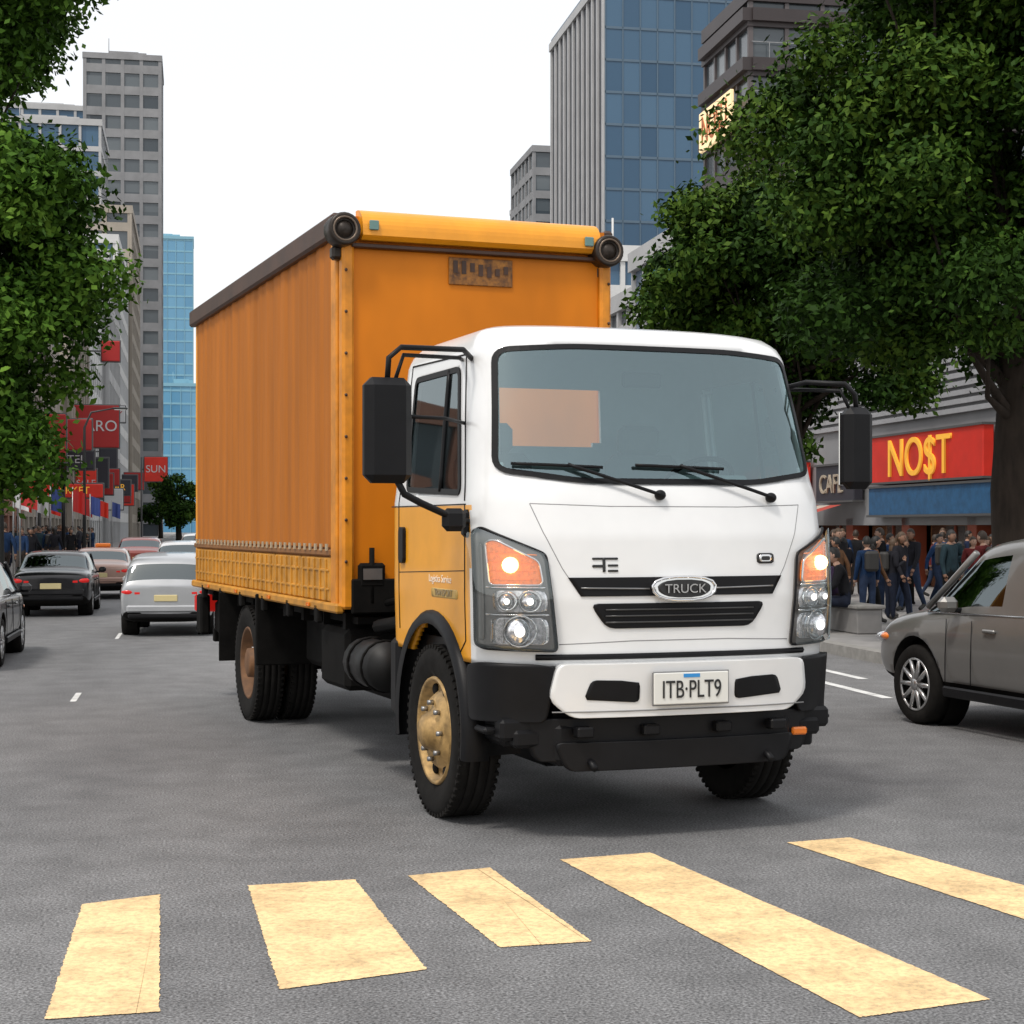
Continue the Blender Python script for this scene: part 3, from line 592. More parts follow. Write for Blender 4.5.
def make_car(name,loc,rz,body,st,w=.88,sc=1.,wr=.33,wy=(-1.35,1.38),taxi=False):
    e=empty(name,(loc[0],loc[1],0),rz); e.scale=(sc,sc,sc)
    vs,fs,mm=carmesh(st,w); mb=MB(); mb.v=vs; mb.f=fs; mb.m=mm; mb.sm=[True]*len(fs)
    ob=mb.obj('body',[body,CARG,UNDER],None); ss=ob.modifiers.new('ss','SUBSURF'); ss.levels=2; ss.render_levels=2
    del CUT[:]; arch_cut(ob,wy,wr*1.2,w)
    dg=bpy.context.evaluated_depsgraph_get(); me=bpy.data.meshes.new_from_object(ob.evaluated_get(dg)); ob.modifiers.clear(); ob.data=me; ob.parent=e
    for c in CUT: bpy.data.objects.remove(c)
    for y in wy:
        for s in(-1,1):
            mb=MB(); R=wr; h=.11; c=(s*(w-.12),y,R); rr=R*.68
            mb.lathe([(rr,-h),(R*.93,-h),(R,-h*.7),(R,h*.7),(R*.93,h),(rr,h*.9)],c,0,32,'x',s)
            mb.lathe([(rr,h*.9),(rr*.94,h*.8),(rr*.9,h*.2),(rr*.3,h*.1),(.001,h*.1)],c,2,32,'x',s)
            for i in range(10):
                a=2*math.pi*i/10; x=c[0]+s*h*.75
                mb.tube([(x,c[1]+rr*.1*math.cos(a),c[2]+rr*.1*math.sin(a)),(x+s*.01,c[1]+rr*.94*math.cos(a),c[2]+rr*.94*math.sin(a))],[.026,.018],1,6)
            mb.tube([(c[0]+s*h*.85,c[1]+rr*.95*math.cos(t),c[2]+rr*.95*math.sin(t)) for t in np.linspace(0,2*math.pi,28)[:-1]],.012,1,6,True)
            mb.lathe([(rr*.22,h*.6),(rr*.2,h*1.0),(.001,h*1.0)],c,1,16,'x',s)
            mb.obj('wheel',[RUB,mat('alloy',(.45,.45,.45),.3,.8),UNDER],e)
            m2=MB(); m2.lathe([(wr*1.17,-.2),(wr*1.17,.0)],(s*(w-.13),y,wr*1.03),0,24,'x',s); m2.lathe([(wr*1.17,-.2),(.001,-.2)],(s*(w-.1),y,wr*1.03),0,24,'x',s); m2.obj('wheel_well',[UNDER],e)
    mb=MB(); mb.box((0,-.35,.72),(w*1.5,2.6,.35),0,.05)
    for x in(-.38,.38):
        for y in(-.1,-1.0): mb.box((x*w/.88,y,1.0),(.48,.14,.45),0,.05); mb.box((x*w/.88,y-.03,1.27),(.24,.10,.14),0,.04)
    mb.box((0,.95,.84),(w*1.5,.4,.16),0,.05); mb.obj('cabin_interior',[DARK],e)
    yr_=st[0][0]; yf=st[-1][0]; be=st[2][2]
    mb=MB()
    for s in(-1,1):
        mb.tube([(s*w*.80,st[9][0]+.03,st[9][3]-.06),(s*w*.845,1.0,st[-6][3]-.055),(s*w*.90,1.27,st[-5][3]-.035)],.028,5)
        mb.ell((s*w*.78,yr_+.075,be-.13),(.15,.075,.075),0,12,8); mb.box((s*w*.60,yr_+.02,be-.15),(.12,.03,.06),0,.01)
        mb.ell((s*w*.74,yf-.17,st[-2][2]-.06),(.17,.16,.07),1,12,8); mb.ell((s*w*.86,yf-.30,st[-2][2]-.05),(.08,.15,.045),4,12,8)
        mb.box((s*(w+.09),.70,be+.05),(.17,.12,.13),5,.04); mb.box((s*(w-.02),.74,be+.0),(.1,.05,.04),2,.01)
        for yy in(st[5][0]+.05,st[8][0]-.04,.88):
            mb.tube([(s*(w*1.0-.001),yy,.40),(s*(w*1.0+.0),yy,.62),(s*w*.985,yy,be-.08)],.004,2,5)
        for yy in(-.55,.35): mb.box((s*(w+.003),yy-.1,be-.15),(.03,.17,.03),5,.01)
        mb.box((s*(w-.01),.0,.33),(.04,wy[1]-wy[0]-.9,.09),2,.015)
        mb.tube([(s*w*.955,st[3][0],be+.008),(s*w*.955,1.2,be-.035)],.008,6,5)
    mb.box((0,yr_+.0,be-.25),(.46,.03,.13),3,.01); mb.box((0,yr_+.02,.42),(w*1.6,.08,.10),2,.03); mb.box((0,yr_+.0,.56),(w*1.66,.07,.14),5,.03)
    mb.box((0,yf-.01,.52),(.9,.05,.12),2,.02); mb.box((0,yr_+.03,be-.14),(w*.8,.03,.03),6,.01)
    if taxi: mb.box((0,-.1,1.52),(.45,.16,.12),7,.03)
    mb.obj('lamps_and_trim',[RED,LENS,BLK,mat('plate_yel',(.6,.5,.25),.5),AMBD,body,CHR,AMBD],e)
    return e
def carpaint(n,c,metal=.4): return mat('paint_'+n,c,.28,metal,coat=.6,var=.06,scale=3)
make_car('suv_car',(4.88,13.95),math.radians(18.7),carpaint('taupe',(.20,.195,.185)),SUV,w=.90,sc=1.02,wr=.345)
sr=TH
make_car('sedan_car',(-7.4,22.2),sr,carpaint('black',(.01,.01,.012)),SEDAN,sc=.93)
make_car('sedan_car',(-9.3,34.6),sr,carpaint('black',(.01,.01,.012)),SEDAN,sc=.87)
make_car('hatchback_car',(-5.75,28.6),sr-.05,carpaint('silver',(.40,.41,.42)),SUV,sc=.80,w=.93)
make_car('taxi_car',(-10.3,42.5),sr,carpaint('redwhite',(.4,.25,.2),.1),SEDAN,sc=.85,taxi=True)
make_car('sedan_car',(-8.6,44.5),sr,carpaint('white',(.6,.6,.6),.0),SEDAN,sc=.95)
make_car('suv_car',(-9.4,54),sr,carpaint('grey',(.15,.15,.16)),SUV,sc=1.)
make_car('sedan_car',(-13.2,60),sr,carpaint('darkred',(.20,.03,.02),.1),SEDAN,sc=.95)
make_car('sedan_car',(-14.5,78),sr,carpaint('white',(.6,.6,.6),.0),SEDAN)
# ================================================================= TREES
def leafmat(name,a,b,c):
    m=bpy.data.materials.new(name); m.use_nodes=True; nt=m.node_tree; N=nt.nodes; L=nt.links
    at=N.new('ShaderNodeAttribute'); at.attribute_name='tint'
    r=N.new('ShaderNodeValToRGB'); r.color_ramp.elements[0].color=(*a,1); r.color_ramp.elements[1].color=(*c,1); e=r.color_ramp.elements.new(.55); e.color=(*b,1)
    L.new(at.outputs['Fac'],r.inputs[0])
    d=N['Principled BSDF']; d.inputs['Roughness'].default_value=.6; d.inputs['Specular IOR Level'].default_value=.08; L.new(r.outputs[0],d.inputs['Base Color'])
    return m
LEAFD=leafmat('leaf_dark_green',(.008,.022,.004),(.026,.062,.008),(.085,.145,.018))
LEAFL=leafmat('leaf_green',(.018,.045,.007),(.052,.12,.013),(.14,.25,.032))
BARK=mat('bark',(.028,.021,.016),.9,var=.4,scale=8,bump=.4,stretch=(1,1,.3),spec=.2)
def tree(name,base,trunk_r,crowns,nleaf,leaf,clr=(.6,1.2),ncl=60,lm=None,limb=4):
    e=empty(name,(base[0],base[1],0))
    C=[]
    tot=sum(q[1][0]*q[1][1]*q[1][2] for q in crowns)
    for c,r in crowns:
        k=max(6,int(ncl*r[0]*r[1]*r[2]/tot))
        for _ in range(k):
            d=rng.normal(size=3); d/=np.linalg.norm(d); rad=rng.uniform(.12,1)**.40*rng.uniform(.82,1.06)
            C.append((np.array(c)+d*rad*np.array(r),rng.uniform(*clr)))
    mb=MB(); top=min(c[0][2]-c[1][2]*.3 for c in crowns); c0=np.array(crowns[0][0])
    tp=[(0,0,.1),(0.03,0,.6),(-.05,.05,top*.5),(c0[0]*.12,c0[1]*.12,top),(c0[0]*.6,c0[1]*.6,c0[2])]
    mb.tube(tp,[trunk_r*1.35,trunk_r*1.02,trunk_r*.9,trunk_r*.8,trunk_r*.3],0,14)
    for i,(c,r) in enumerate(C):
        if i%limb: continue
        s=np.array(tp[2])*(1-(i%5)/6)+np.array(tp[3])*((i%5)/6)+np.array([0,0,top*.2]); m1=s*.5+c*.5+rng.normal(size=3)*.25; m1[2]-=.2
        mb.tube([s,s*.7+m1*.3,m1,c],[trunk_r*.30,trunk_r*.2,trunk_r*.10,.012],0,7)
    mb.obj('trunk',[BARK],e)
    w=np.array([r**2 for _,r in C]); w/=w.sum(); idx=rng.choice(len(C),nleaf,p=w)
    cc=np.array([c for c,_ in C])[idx]; rr=np.array([r for _,r in C])[idx]
    d=rng.normal(size=(nleaf,3)); d/=np.linalg.norm(d,axis=1)[:,None]; rad=rr*rng.uniform(.1,1,nleaf)**.4*(1+.20*rng.normal(size=nleaf))
    sq=np.array([1,1,.72]); P=cc+d*rad[:,None]*sq
    nrm=d*.6+rng.normal(size=(nleaf,3))*.6+np.array([0,0,.45]); nrm/=np.linalg.norm(nrm,axis=1)[:,None]
    a=np.cross(nrm,rng.normal(size=(nleaf,3))); a/=np.linalg.norm(a,axis=1)[:,None]; b=np.cross(nrm,a)
    L=leaf*rng.uniform(.6,1.35,nleaf)[:,None]; wd=L*.55
    v=np.stack([P-a*L*.5,P+b*wd*.5-nrm*wd*.12,P+a*L*.5-nrm*L*.15,P-b*wd*.5-nrm*wd*.12],1).reshape(-1,3)
    me=bpy.data.meshes.new('foliage'); me.vertices.add(len(v)); me.vertices.foreach_set('co',v.ravel()); me.loops.add(nleaf*4); me.loops.foreach_set('vertex_index',np.arange(nleaf*4,dtype=np.int32))
    me.polygons.add(nleaf); me.polygons.foreach_set('loop_start',np.arange(0,nleaf*4,4,dtype=np.int32)); me.update(calc_edges=True)
    ct=rng.uniform(0,1,len(C))[idx]; tint=np.clip(.5*ct+.5*rng.uniform(0,1,nleaf),0,1)
    at=me.attributes.new('tint','FLOAT','FACE'); at.data.foreach_set('value',tint.astype(np.float32))
    me.materials.append(lm or LEAFL); o=bpy.data.objects.new('foliage',me); col.objects.link(o); o.parent=e
    return e
tree('street_tree',(6.75,22.4),.36,[((.6,0,6.9),(2.7,2.4,2.6)),((-2.0,0,6.7),(1.5,2.0,1.5)),((-.5,0,4.75),(2.3,1.8,1.0)),((.15,0,9.4),(2.6,2.2,1.7))],200000,.115,(.45,.9),170,LEAFD,6)
tree('street_tree',(5.2,31),.26,[((-.85,0,6.5),(2.0,1.9,1.8)),((1.0,.3,7.0),(1.8,2.0,1.6)),((.7,0,4.8),(1.7,1.4,1.3))],100000,.14,(.4,.8),110,LEAFD,6)
tree('street_tree',(4.6,44),.22,[((1.4,0,5.2),(2.2,1.6,2.0))],14000,.22,(.5,.9),26,LEAFD)
tree('street_tree',(-14.6,34),.35,[((2.2,0,7.4),(4.5,3.0,2.9)),((2.2,0,12.5),(4.5,3.0,2.5)),((2.2,-1,3.9),(3.9,2.6,1.7)),((4.5,-.5,7.6),(2.1,2,2.3)),((4.3,-.5,5.4),(2.1,2,1.5)),((3.9,-.5,3.3),(2.1,1.8,1.2)),((2.8,-.5,9.9),(2.3,1.8,1.0))],200000,.18,(.6,1.1),290,LEAFL,8)
tree('street_tree',(-21.0,56),.3,[((.8,0,6.2),(4.0,3,3.0)),((1.5,0,3.8),(3.2,2.5,1.5))],45000,.26,(.6,1.1),60)
tree('street_tree',(-27.5,75),.3,[((.5,0,7),(3.6,3,3.5))],14000,.34,(.8,1.3),34)
tree('street_tree',(-32.6,165),.3,[((.0,0,4.4),(2.2,2.2,2.9))],7000,.35,(.7,1.1),24,LEAFD)
tree('street_tree',(-50,240),.3,[((.0,0,5),(3,3,3.6))],5000,.5,(.9,1.3),20,LEAFD)
# ================================================================= BUILDINGS
def building(name,X,Y,w,d,h,core,frame,fl=3.6,bay=3.,band=.5,mull=.25,proud=.15,flip=False,vproud=.25,frame2=None):
    e=empty(name,(X,Y,0),TH); s=-1 if flip else 1; cx=s*w/2
    mb=MB(); mb.box((cx,d/2,h/2),(w,d,h),0)
    for z in np.arange(fl,h+.01,fl): mb.box((cx,d/2,z-band/2),(w+2*proud,d+2*proud,band),1)
    k=max(1,round(w/bay))
    for i in range(k+1):
        x=s*w*i/k; mb.box((x,-vproud/2+.02,h/2),(mull,vproud,h-.01),2)
    k=max(1,round(d/bay))
    for i in range(k+1):
        for xx in(0,s*w): mb.box((xx+(-1 if (xx==0)==(s>0) else 1)*(vproud/2-.02),d*i/k,h/2),(vproud,mull,h-.02),2)
    mb.box((cx,d/2,h+.5),(w+2*vproud+.2,d+2*vproud+.2,1.0),1); mb.box((cx,d/2,h+1.8),(w*.4,d*.4,2.0),1); mb.box((cx+w*.25,d*.3,h+1.6),(w*.12,d*.12,1.6),1); mb.tube([(cx-w*.2,d*.3,h+1),(cx-w*.2,d*.3,h+5)],.08,1,6)
    mb.obj('structure',[core,frame,frame2 or frame],e); return e
GB=facade_glass('tower_glass_blue',(.035,.085,.15),(.07,.14,.22),(2.0,2.0,3.6),spec=.4)
GD=facade_glass('window_dark',(.02,.03,.04),(.14,.16,.17),(3,3,3.4),.15)
GBB=facade_glass('glass_cyan',(.08,.24,.40),(.14,.34,.50),(3,3,4),.1)
LG=mat('cladding_light',(.42,.42,.42),.6,var=.12,scale=.3); MG=mat('cladding_grey',(.25,.25,.255),.7,var=.2,scale=.3)
BG=mat('cladding_beige',(.34,.30,.25),.75,var=.15,scale=.3); DG=mat('cladding_dark',(.040,.030,.030),.5,var=.2,scale=.3); WH=mat('cladding_white',(.58,.58,.57),.6,var=.1,scale=.3); BRK=mat('cladding_brick',(.26,.12,.08),.8,var=.2,scale=.5)
e=building('office_tower',10.4,188,30,28,63,GB,mat('mullion_steel',(.10,.15,.20),.4,.3),3.6,2.0,.28,.14,.08,vproud=.10)
mb=MB()
for i in range(12): mb.box((-.22,.2+i*27.6/11,31.5),(.22,.62,64),0)
mb.box((-.06,14,31.5),(.1,28,62.9),1); mb.box((-.2,14,62.9),(.6,28.3,1.0),0); mb.obj('ribs',[LG,mat('rib_back',(.03,.035,.045),.4)],e)
e=building('apartment_building',16.9,119.6,24,10.5,39,GD,DG,3.5,2.6,1.3,.3,.3,vproud=.2,frame2=mat('dark_mull',(.10,.085,.085),.5))
mb=MB(); mb.box((-.4,5,26),(.8,8,.3),0)
for z in(31,34.5,38): mb.box((-.35,5,z),(.7,10.8,.9),0); mb.box((12,-.3,z),(24,.6,.9),0)
for z in np.arange(3.5,38,3.5):
    for x in np.arange(1.3,24,2.6): mb.box((x,-.32,z+.55),(.05,.05,1.1),1)
    mb.box((12,-.32,z+1.1),(24,.06,.06),1)
mb.obj('balconies',[DG,STEEL],e)
se=empty('illuminated_sign',(16.3,121.0,31.6),TH)
mb=MB(); mb.box((-.6,3.6,0),(.3,7.6,3.0),0,.05); mb.box((.1,3.6,0),(1.2,.3,.3),0); mb.obj('panel',[mat('sign_cream',(.8,.6,.35),.5,emit=(1,.72,.38),es=.55)],se)
text('letters','NOSU',3.0,mat('sign_red',(.45,.12,.03),.5),se,(-.78,3.6,-.1),(math.radians(90),0,math.radians(-90)),.03,.75)
building('office_building',3.4,262,14,18,60,GD,MG,3.6,3,1.2,.5,.2)
building('office_building',3.2,330,14,18,66,GD,LG,3.6,3,1.2,.5,.2)
building('shop_building',8.2,91,18,14,14.5,GD,LG,3.4,2.4,.9,.4,.2)
building('shop_building',8.2,80.2,22,9,15.2,facade_glass('shop_glass2',(.08,.13,.2),(.25,.30,.36),(2.4,2.25,3.3)),LG,3.3,2.4,.5,.2,.15)
building('shop_building',10.2,62,26,16,8.6,GD,MG,3.5,3,1.4,.6,.2)
building('shop_building',4.0,106,18,40,18.5,GB,WH,3.4,3,.9,.3,.2)
building('office_building',24,70,30,16,17,GD,BG,3.5,3,1.4,.6,.2)
sx,sy=W(20,40); e=empty('shop_building',(sx-.9,sy-.5,0),TH)
mb=MB(); mb.box((15,9.5,4.6+1.2),(30,36,8.0),0)
for z in np.arange(4.7,9.6,.22): mb.box((-.05,9.5,z),(.12,35.6,.13),1)
mb.box((15.6,9.5,.95),(29,35.6,1.9),2)
for y in np.arange(-8.5,27.6,4.0): mb.box((.25,y,1.0),(.5,.5,2.0),3)
for y in np.arange(-6.5,26,4.0): mb.box((.56,y,1.0),(.06,3.1,1.9),4); mb.box((.52,y,1.0),(.06,.08,1.95),3)
mb.obj('structure',[MG,mat('slat_grey',(.33,.33,.34),.5,var=.1),DARK,mat('pillar_redbrown',(.25,.05,.02),.6),facade_glass('shopfront',(.02,.02,.02),(.20,.09,.04),(1.0,1.0,.9),.1)],e)
def shopsign(X,Y,y0,y1,z0,z1,m,txt,tm,size,rz=TH):
    se=empty('shop_sign',(X,Y,0),rz); mb=MB(); mb.box((-.2,(y0+y1)/2,(z0+z1)/2),(.3,y1-y0,z1-z0),0,.03)
    for z in(z0,z1): mb.box((-.22,(y0+y1)/2,z),(.36,y1-y0+.1,.06),1)
    mb.obj('panel',[m,mat('sign_frame',(.08,.08,.08),.5)],se)
    if txt: text('letters',txt,size,tm,se,(-.37,(y0+y1)/2+.2,(z0+z1)/2-.05),(math.radians(90),0,math.radians(-90)),.03)
    return se
SR=mat('sign_red2',(.55,.018,.008),.5,var=.2,scale=1,emit=(.8,.05,.02),es=.10); SY=mat('sign_yellow',(.9,.42,.03),.5,emit=(1,.55,.08),es=.25); SBL=mat('sign_blue',(.02,.10,.22),.5,var=.3)
shopsign(sx-.95,sy-.5,-1.9,5.0,2.95,4.25,SR,'NO$T',SY,1.45)
shopsign(sx-.95,sy-.5,-9,5.1,2.05,2.85,SBL,'',SY,1)
shopsign(sx-.95,sy-.5,6.2,9.2,2.5,3.6,mat('sign_dark',(.03,.03,.04),.5),'CAFE',mat('sign_beige',(.4,.34,.26),.5),.8)
shopsign(sx-.95,sy-.5,10.4,16,2.5,3.8,SR,'SHOP',SY,.9)
mb=MB(); e2=empty('shop_awning',(sx-.95,sy-.5,0),TH)
for i in range(10): mb.add([(-.4,7+i*.9,2.4),(-1.6,7+i*.9,2.05),(-1.6,7.9+i*.9,2.05),(-.4,7.9+i*.9,2.4)],[(0,1,2,3)],i%2)
mb.obj('canvas',[mat('awn_red',(.4,.05,.03),.7),mat('awn_cream',(.45,.4,.33),.7)],e2)
se=empty('hanging_sign',(7.0,79,13.2),TH); mb=MB(); mb.box((0,0,0),(.8,.3,2.2),0,.05); mb.box((.8,0,.6),(1.2,.1,.1),1); mb.obj('panel',[MATS['sign_azure'],STEEL],se)
building('tower_building',-62.6,300,13,16,84.5,GD,MG,3.8,3.2,1.5,.6,.25,flip=True,vproud=.3)
building('tower_building',-82,330,20,20,83,GB,LG,3.8,3.2,1.3,.5,.25,flip=True)
building('office_building',-64,262,18,20,64,GB,LG,3.8,3.2,.8,.4,.25,flip=True)
for a,t,d,h,c,f,nm in [(-8.5,118,20,17,GD,BG,'shop_building'),(-8.8,139,24,22,GD,WH,'shop_building'),(-8.3,164,26,27,GD,LG,'office_building'),(-8.6,191,30,33,GB,WH,'office_building'),(-8.2,222,34,42,GD,BG,'office_building'),(-9,60,30,9,GD,BRK,'shop_building'),(-9,91,26,12,GD,BG,'shop_building')]:
    X,Y=W(a,t); building(nm,X,Y,16,d,h,c,f,3.4,3.0,1.1,.6,.2,flip=True)
building('skyscraper',-113.5,600,24,20,104,GBB,mat('mull_cyan',(.2,.4,.5),.4),4,3,.6,.2,.1,flip=True)
building('skyscraper',-96,520,12,20,45,GBB,mat('mull_cyan',(.2,.4,.5),.4),4,3,.6,.2,.1,flip=True)
building('skyscraper',-100,700,30,30,62,GB,MG,4,3,.9,.4,.2,flip=True)
def hsign(name,X,Y,z,w,h,m,txt='',tm=None,size=1.,pole=True):
    se=empty(name,(X,Y,0),TH); mb=MB(); mb.box((0,0,z),(w,.3,h),0,.05); mb.box((0,.02,z),(w+.16,.2,h+.16),1,.03)
    if pole: mb.tube([(-w/2-.3,.1,0.1),(-w/2-.3,.1,z+h/2)],.09,1); mb.tube([(-w/2-.3,.1,z),(0,.1,z)],.06,1)
    else: mb.box((-w/2-.6,.1,z),(1.4,.1,.12),1)
    mb.obj('panel',[m,mat('sign_bracket',(.1,.1,.1),.5)],se)
    if txt: text('letters',txt,size,tm,se,(0,-.17,z),(math.radians(90),0,0),.02)
SW_=mat('sign_white',(.6,.6,.6),.5); SDK=MATS['sign_dark']; SR3=mat('sign_crimson',(.40,.014,.012),.5); SBE=MATS['sign_beige']
hsign('banner_sign',-29.6,120,8.9,3.2,3.0,SR3,'ZARO',SW_,1.1,False)
hsign('banner_sign',-38.0,180,7.9,2.4,2.6,SR,'SUN',SW_,1.1)
hsign('banner_sign',-31.4,132,15.5,1.4,1.6,SR3,'',SW_,1.2,False)
hsign('banner_sign',-41.5,168,17.0,1.2,3.4,SBE,'',SW_,1.2,False)
hsign('banner_sign',-26.2,100,3.9,3.8,.8,SR,'MARKET',SY,.6,False)
hsign('banner_sign',-27.4,104,5.9,3.2,1.2,SDK,'HOTEL',SW_,.7,False)
hsign('banner_sign',-31.6,128,5.0,2.6,1.6,SR3,'OPEN',SW_,.8,False)
hsign('banner_sign',-33.5,140,8.0,1.4,2.8,SDK,'',SW_,.8,False)
hsign('banner_sign',-34.5,146,11.5,2.0,1.4,SW_,'CITY',SR3,.7,False)
hsign('banner_sign',-36.5,156,5.4,2.4,1.4,SDK,'BAR',SY,.8,False)
hsign('banner_sign',-24.9,92,6.6,1.1,2.6,SR3,'',SW_,1)
for i in range(9):
    X,Y=W(-7.2,104+i*13); hsign('banner_sign',X,Y,random.uniform(4,7.5),random.uniform(1.2,2.4),random.uniform(1.2,2.6),[SR3,SR,SDK,SR3,SW_][i%5],['','SALE','','TEA','','GO','','',''][i],SW_ if i%5<4 else SR3,.6,False)
for i in range(12):
    X,Y=W(-4.9-random.random()*2,52+i*5); e=empty('flag_pole',(X,Y,0)); mb=MB(); mb.tube([(0,0,.1),(0,0,3.4)],.03,0)
    vs=[(.03+.06*k,.05*math.sin(k*1.1+i),z-.02*k) for z in(2.4,3.3) for k in range(9)]; mb.add(vs,[(k,k+1,k+10,k+9) for k in range(8)],1,True)
    mb.obj('flag',[STEEL,[SR3,SW_,SR,mat('flag_blue',(.04,.07,.25),.6)][i%4]],e)
for a,t in((9.3,38),(-5,46),(-5,80),(9.3,75)):
    X,Y=W(a,t); s=-1 if a>0 else 1; e=empty('street_lamp',(X,Y,.13),TH); mb=MB(); mb.tube([(0,0,0),(0,0,.4)],.11,0,12); mb.tube([(0,0,.3),(0,0,6.2),(s*.3,0,6.9),(s*1.3,0,7.1)],[.08,.06,.045,.035],0,10); mb.box((s*1.6,0,7.1),(.7,.2,.1),0,.04); mb.box((s*1.6,0,7.04),(.5,.15,.03),1)
    mb.obj('lamp',[mat('lamp_post_dark',(.04,.045,.045),.5,.3),PLATE],e)
for a,t in((8.9,58),(-4.9,66)):
    X,Y=W(a,t); e=empty('traffic_light',(X,Y,.13),TH); mb=MB(); mb.tube([(0,0,0),(0,0,3.6)],.07,0,10); mb.box((0,-.15,3.6),(.3,.22,.9),0,.03)
    for k in range(3): mb.lathe([(.1,-.02),(.1,.08),(.001,.03)],(0,-.27,3.88-k*.28),1+k,14,'y')
    mb.obj('signal',[BLK,RED,AMBD,mat('tl_green',(.02,.2,.05),.3)],e)
# ================================================================= PEOPLE
def skinned(verts,edges,rad,root):
    me=bpy.data.meshes.new('sk'); me.from_pydata(verts,edges,[]); ob=bpy.data.objects.new('sk',me); col.objects.link(ob)
    ob.modifiers.new('s','SKIN')
    sv=me.skin_vertices[0].data
    for i,r in enumerate(rad): sv[i].radius=r if hasattr(r,'__len__') else (r,r); sv[i].use_root=(i==root)
    q=ob.modifiers.new('ss','SUBSURF'); q.levels=2; q.render_levels=2
    dg=bpy.context.evaluated_depsgraph_get(); m2=bpy.data.meshes.new_from_object(ob.evaluated_get(dg)); bpy.data.objects.remove(ob); return m2
POSES={}
def person_mesh(key,J,longhair=False,bag=False):
    names=list(J.keys()); idx={k:i for i,k in enumerate(names)}
    E=[('pel','spi','shirt'),('spi','che','shirt'),('che','nec','shirt'),('nec','hb','skin')]
    for s in 'LR': E+=[('che','sh'+s,'shirt'),('sh'+s,'el'+s,'shirt'),('el'+s,'wr'+s,'shirt'),('wr'+s,'ha'+s,'skin'),('pel','hi'+s,'pants'),('hi'+s,'kn'+s,'pants'),('kn'+s,'an'+s,'pants'),('an'+s,'to'+s,'shoe')]
    RD={'pel':(.145,.12),'spi':(.145,.115),'che':(.165,.125),'nec':.062,'hb':.052,'sh':.078,'el':.055,'wr':.038,'ha':.034,'hi':.10,'kn':.068,'an':.05,'to':.042}
    rad=[RD[k] if k in RD else RD[k[:2]] for k in names]
    m2=skinned([J[k] for k in names],[(idx[a],idx[b]) for a,b,_ in E],rad,idx['pel'])
    lab={'skin':0,'shirt':1,'pants':2,'shoe':3,'hair':4}
    mb=MB(); mb.v=[tuple(v.co) for v in m2.vertices]
    seg=[(np.array(J[a]),np.array(J[b]),lab[l]) for a,b,l in E]
    for p in m2.polygons:
        c=np.array(p.center); best=1e9;bl=1
        for a,b,l in seg:
            ab=b-a; t=np.clip(np.dot(c-a,ab)/np.dot(ab,ab),0,1); d=np.linalg.norm(c-a-ab*t)
            if d<best-1e-4: best=d;bl=l
        mb.f.append(tuple(p.vertices)); mb.m.append(bl); mb.sm.append(True)
    hb=np.array(J['hb']); hc=hb+np.array([0,.025,.085])
    n,k=14,12; vs=[]
    for i in range(k+1):
        th=math.pi*i/k
        for j in range(n):
            a=2*math.pi*j/n; x=.075*math.sin(th)*math.cos(a); y=.095*math.sin(th)*math.sin(a); z=.118*math.cos(th)
            if z<-.03: x*=1-.25*(-z-.03)/.09
            if z<-.03 and y<0: y*=.75
            vs.append((hc[0]+x,hc[1]+y,hc[2]+z))
    fs=[]
    for i in range(k):
        for j in range(n): fs.append((i*n+j,i*n+(j+1)%n,(i+1)*n+(j+1)%n,(i+1)*n+j))
    mb.add(vs,fs,0,True)
    mb.add([(hc[0]-.013,hc[1]+.088,hc[2]-.02),(hc[0]+.013,hc[1]+.088,hc[2]-.02),(hc[0],hc[1]+.122,hc[2]-.018),(hc[0],hc[1]+.09,hc[2]+.025)],[(0,1,2),(1,3,2),(3,0,2)],0,True)
    for s in(-1,1):
        mb.ell(hc+np.array([s*.03,.084,.008]),(.011,.008,.006),4,6,5); mb.ell(hc+np.array([s*.078,-.005,-.005]),(.01,.02,.03),0,6,5); mb.box(hc+np.array([s*.03,.09,.026]),(.03,.008,.006),4)
    mb.box(hc+np.array([0,.086,-.055]),(.042,.01,.008),3)
    vs=[];fs=[];k2=8
    for i in range(k2+1):
        for j in range(n+1):
            a=math.pi*2*j/n; front=math.sin(a); lim=(1.15 if front>.3 else (2.35 if longhair else 1.9) if front<0.1 else 1.6); th=lim*i/k2
            vs.append((hc[0]+.084*math.sin(th)*math.cos(a),hc[1]-.006+.104*math.sin(th)*math.sin(a),hc[2]+.004+.128*math.cos(th)))
    for i in range(k2):
        for j in range(n): fs.append((i*(n+1)+j,i*(n+1)+j+1,(i+1)*(n+1)+j+1,(i+1)*(n+1)+j))
    mb.add(vs,fs,4,True)
    if longhair: mb.ell(hc+np.array([0,-.06,-.11]),(.075,.05,.15),4,10,8)
    if bag: c=np.array(J['che']); mb.box((c[0],c[1]-.19,c[2]-.10),(.28,.16,.40),3,.05)
    for s in 'LR':
        w=np.array(J['wr'+s]);h=np.array(J['ha'+s]); d=(h-w)/np.linalg.norm(h-w); sd=np.cross(d,[1.,0,0]); sd/=np.linalg.norm(sd)+1e-6
        for q,ln in zip((-.028,-.01,.009,.026),(.06,.072,.068,.052)):
            p=h+sd*q+d*.01; mb.tube([p,p+d*ln*.5,p+d*ln+np.array([0,.01,0])],[.009,.008,.006],0,5)
        p=w+d*.03-sd*.03; mb.tube([p,p+d*.03-sd*.02,p+d*.055-sd*.025],[.010,.009,.006],0,5)
    o=mb.obj('tmp',[SHO]*5,None,False); me=o.data; bpy.data.objects.remove(o); POSES[key]=me
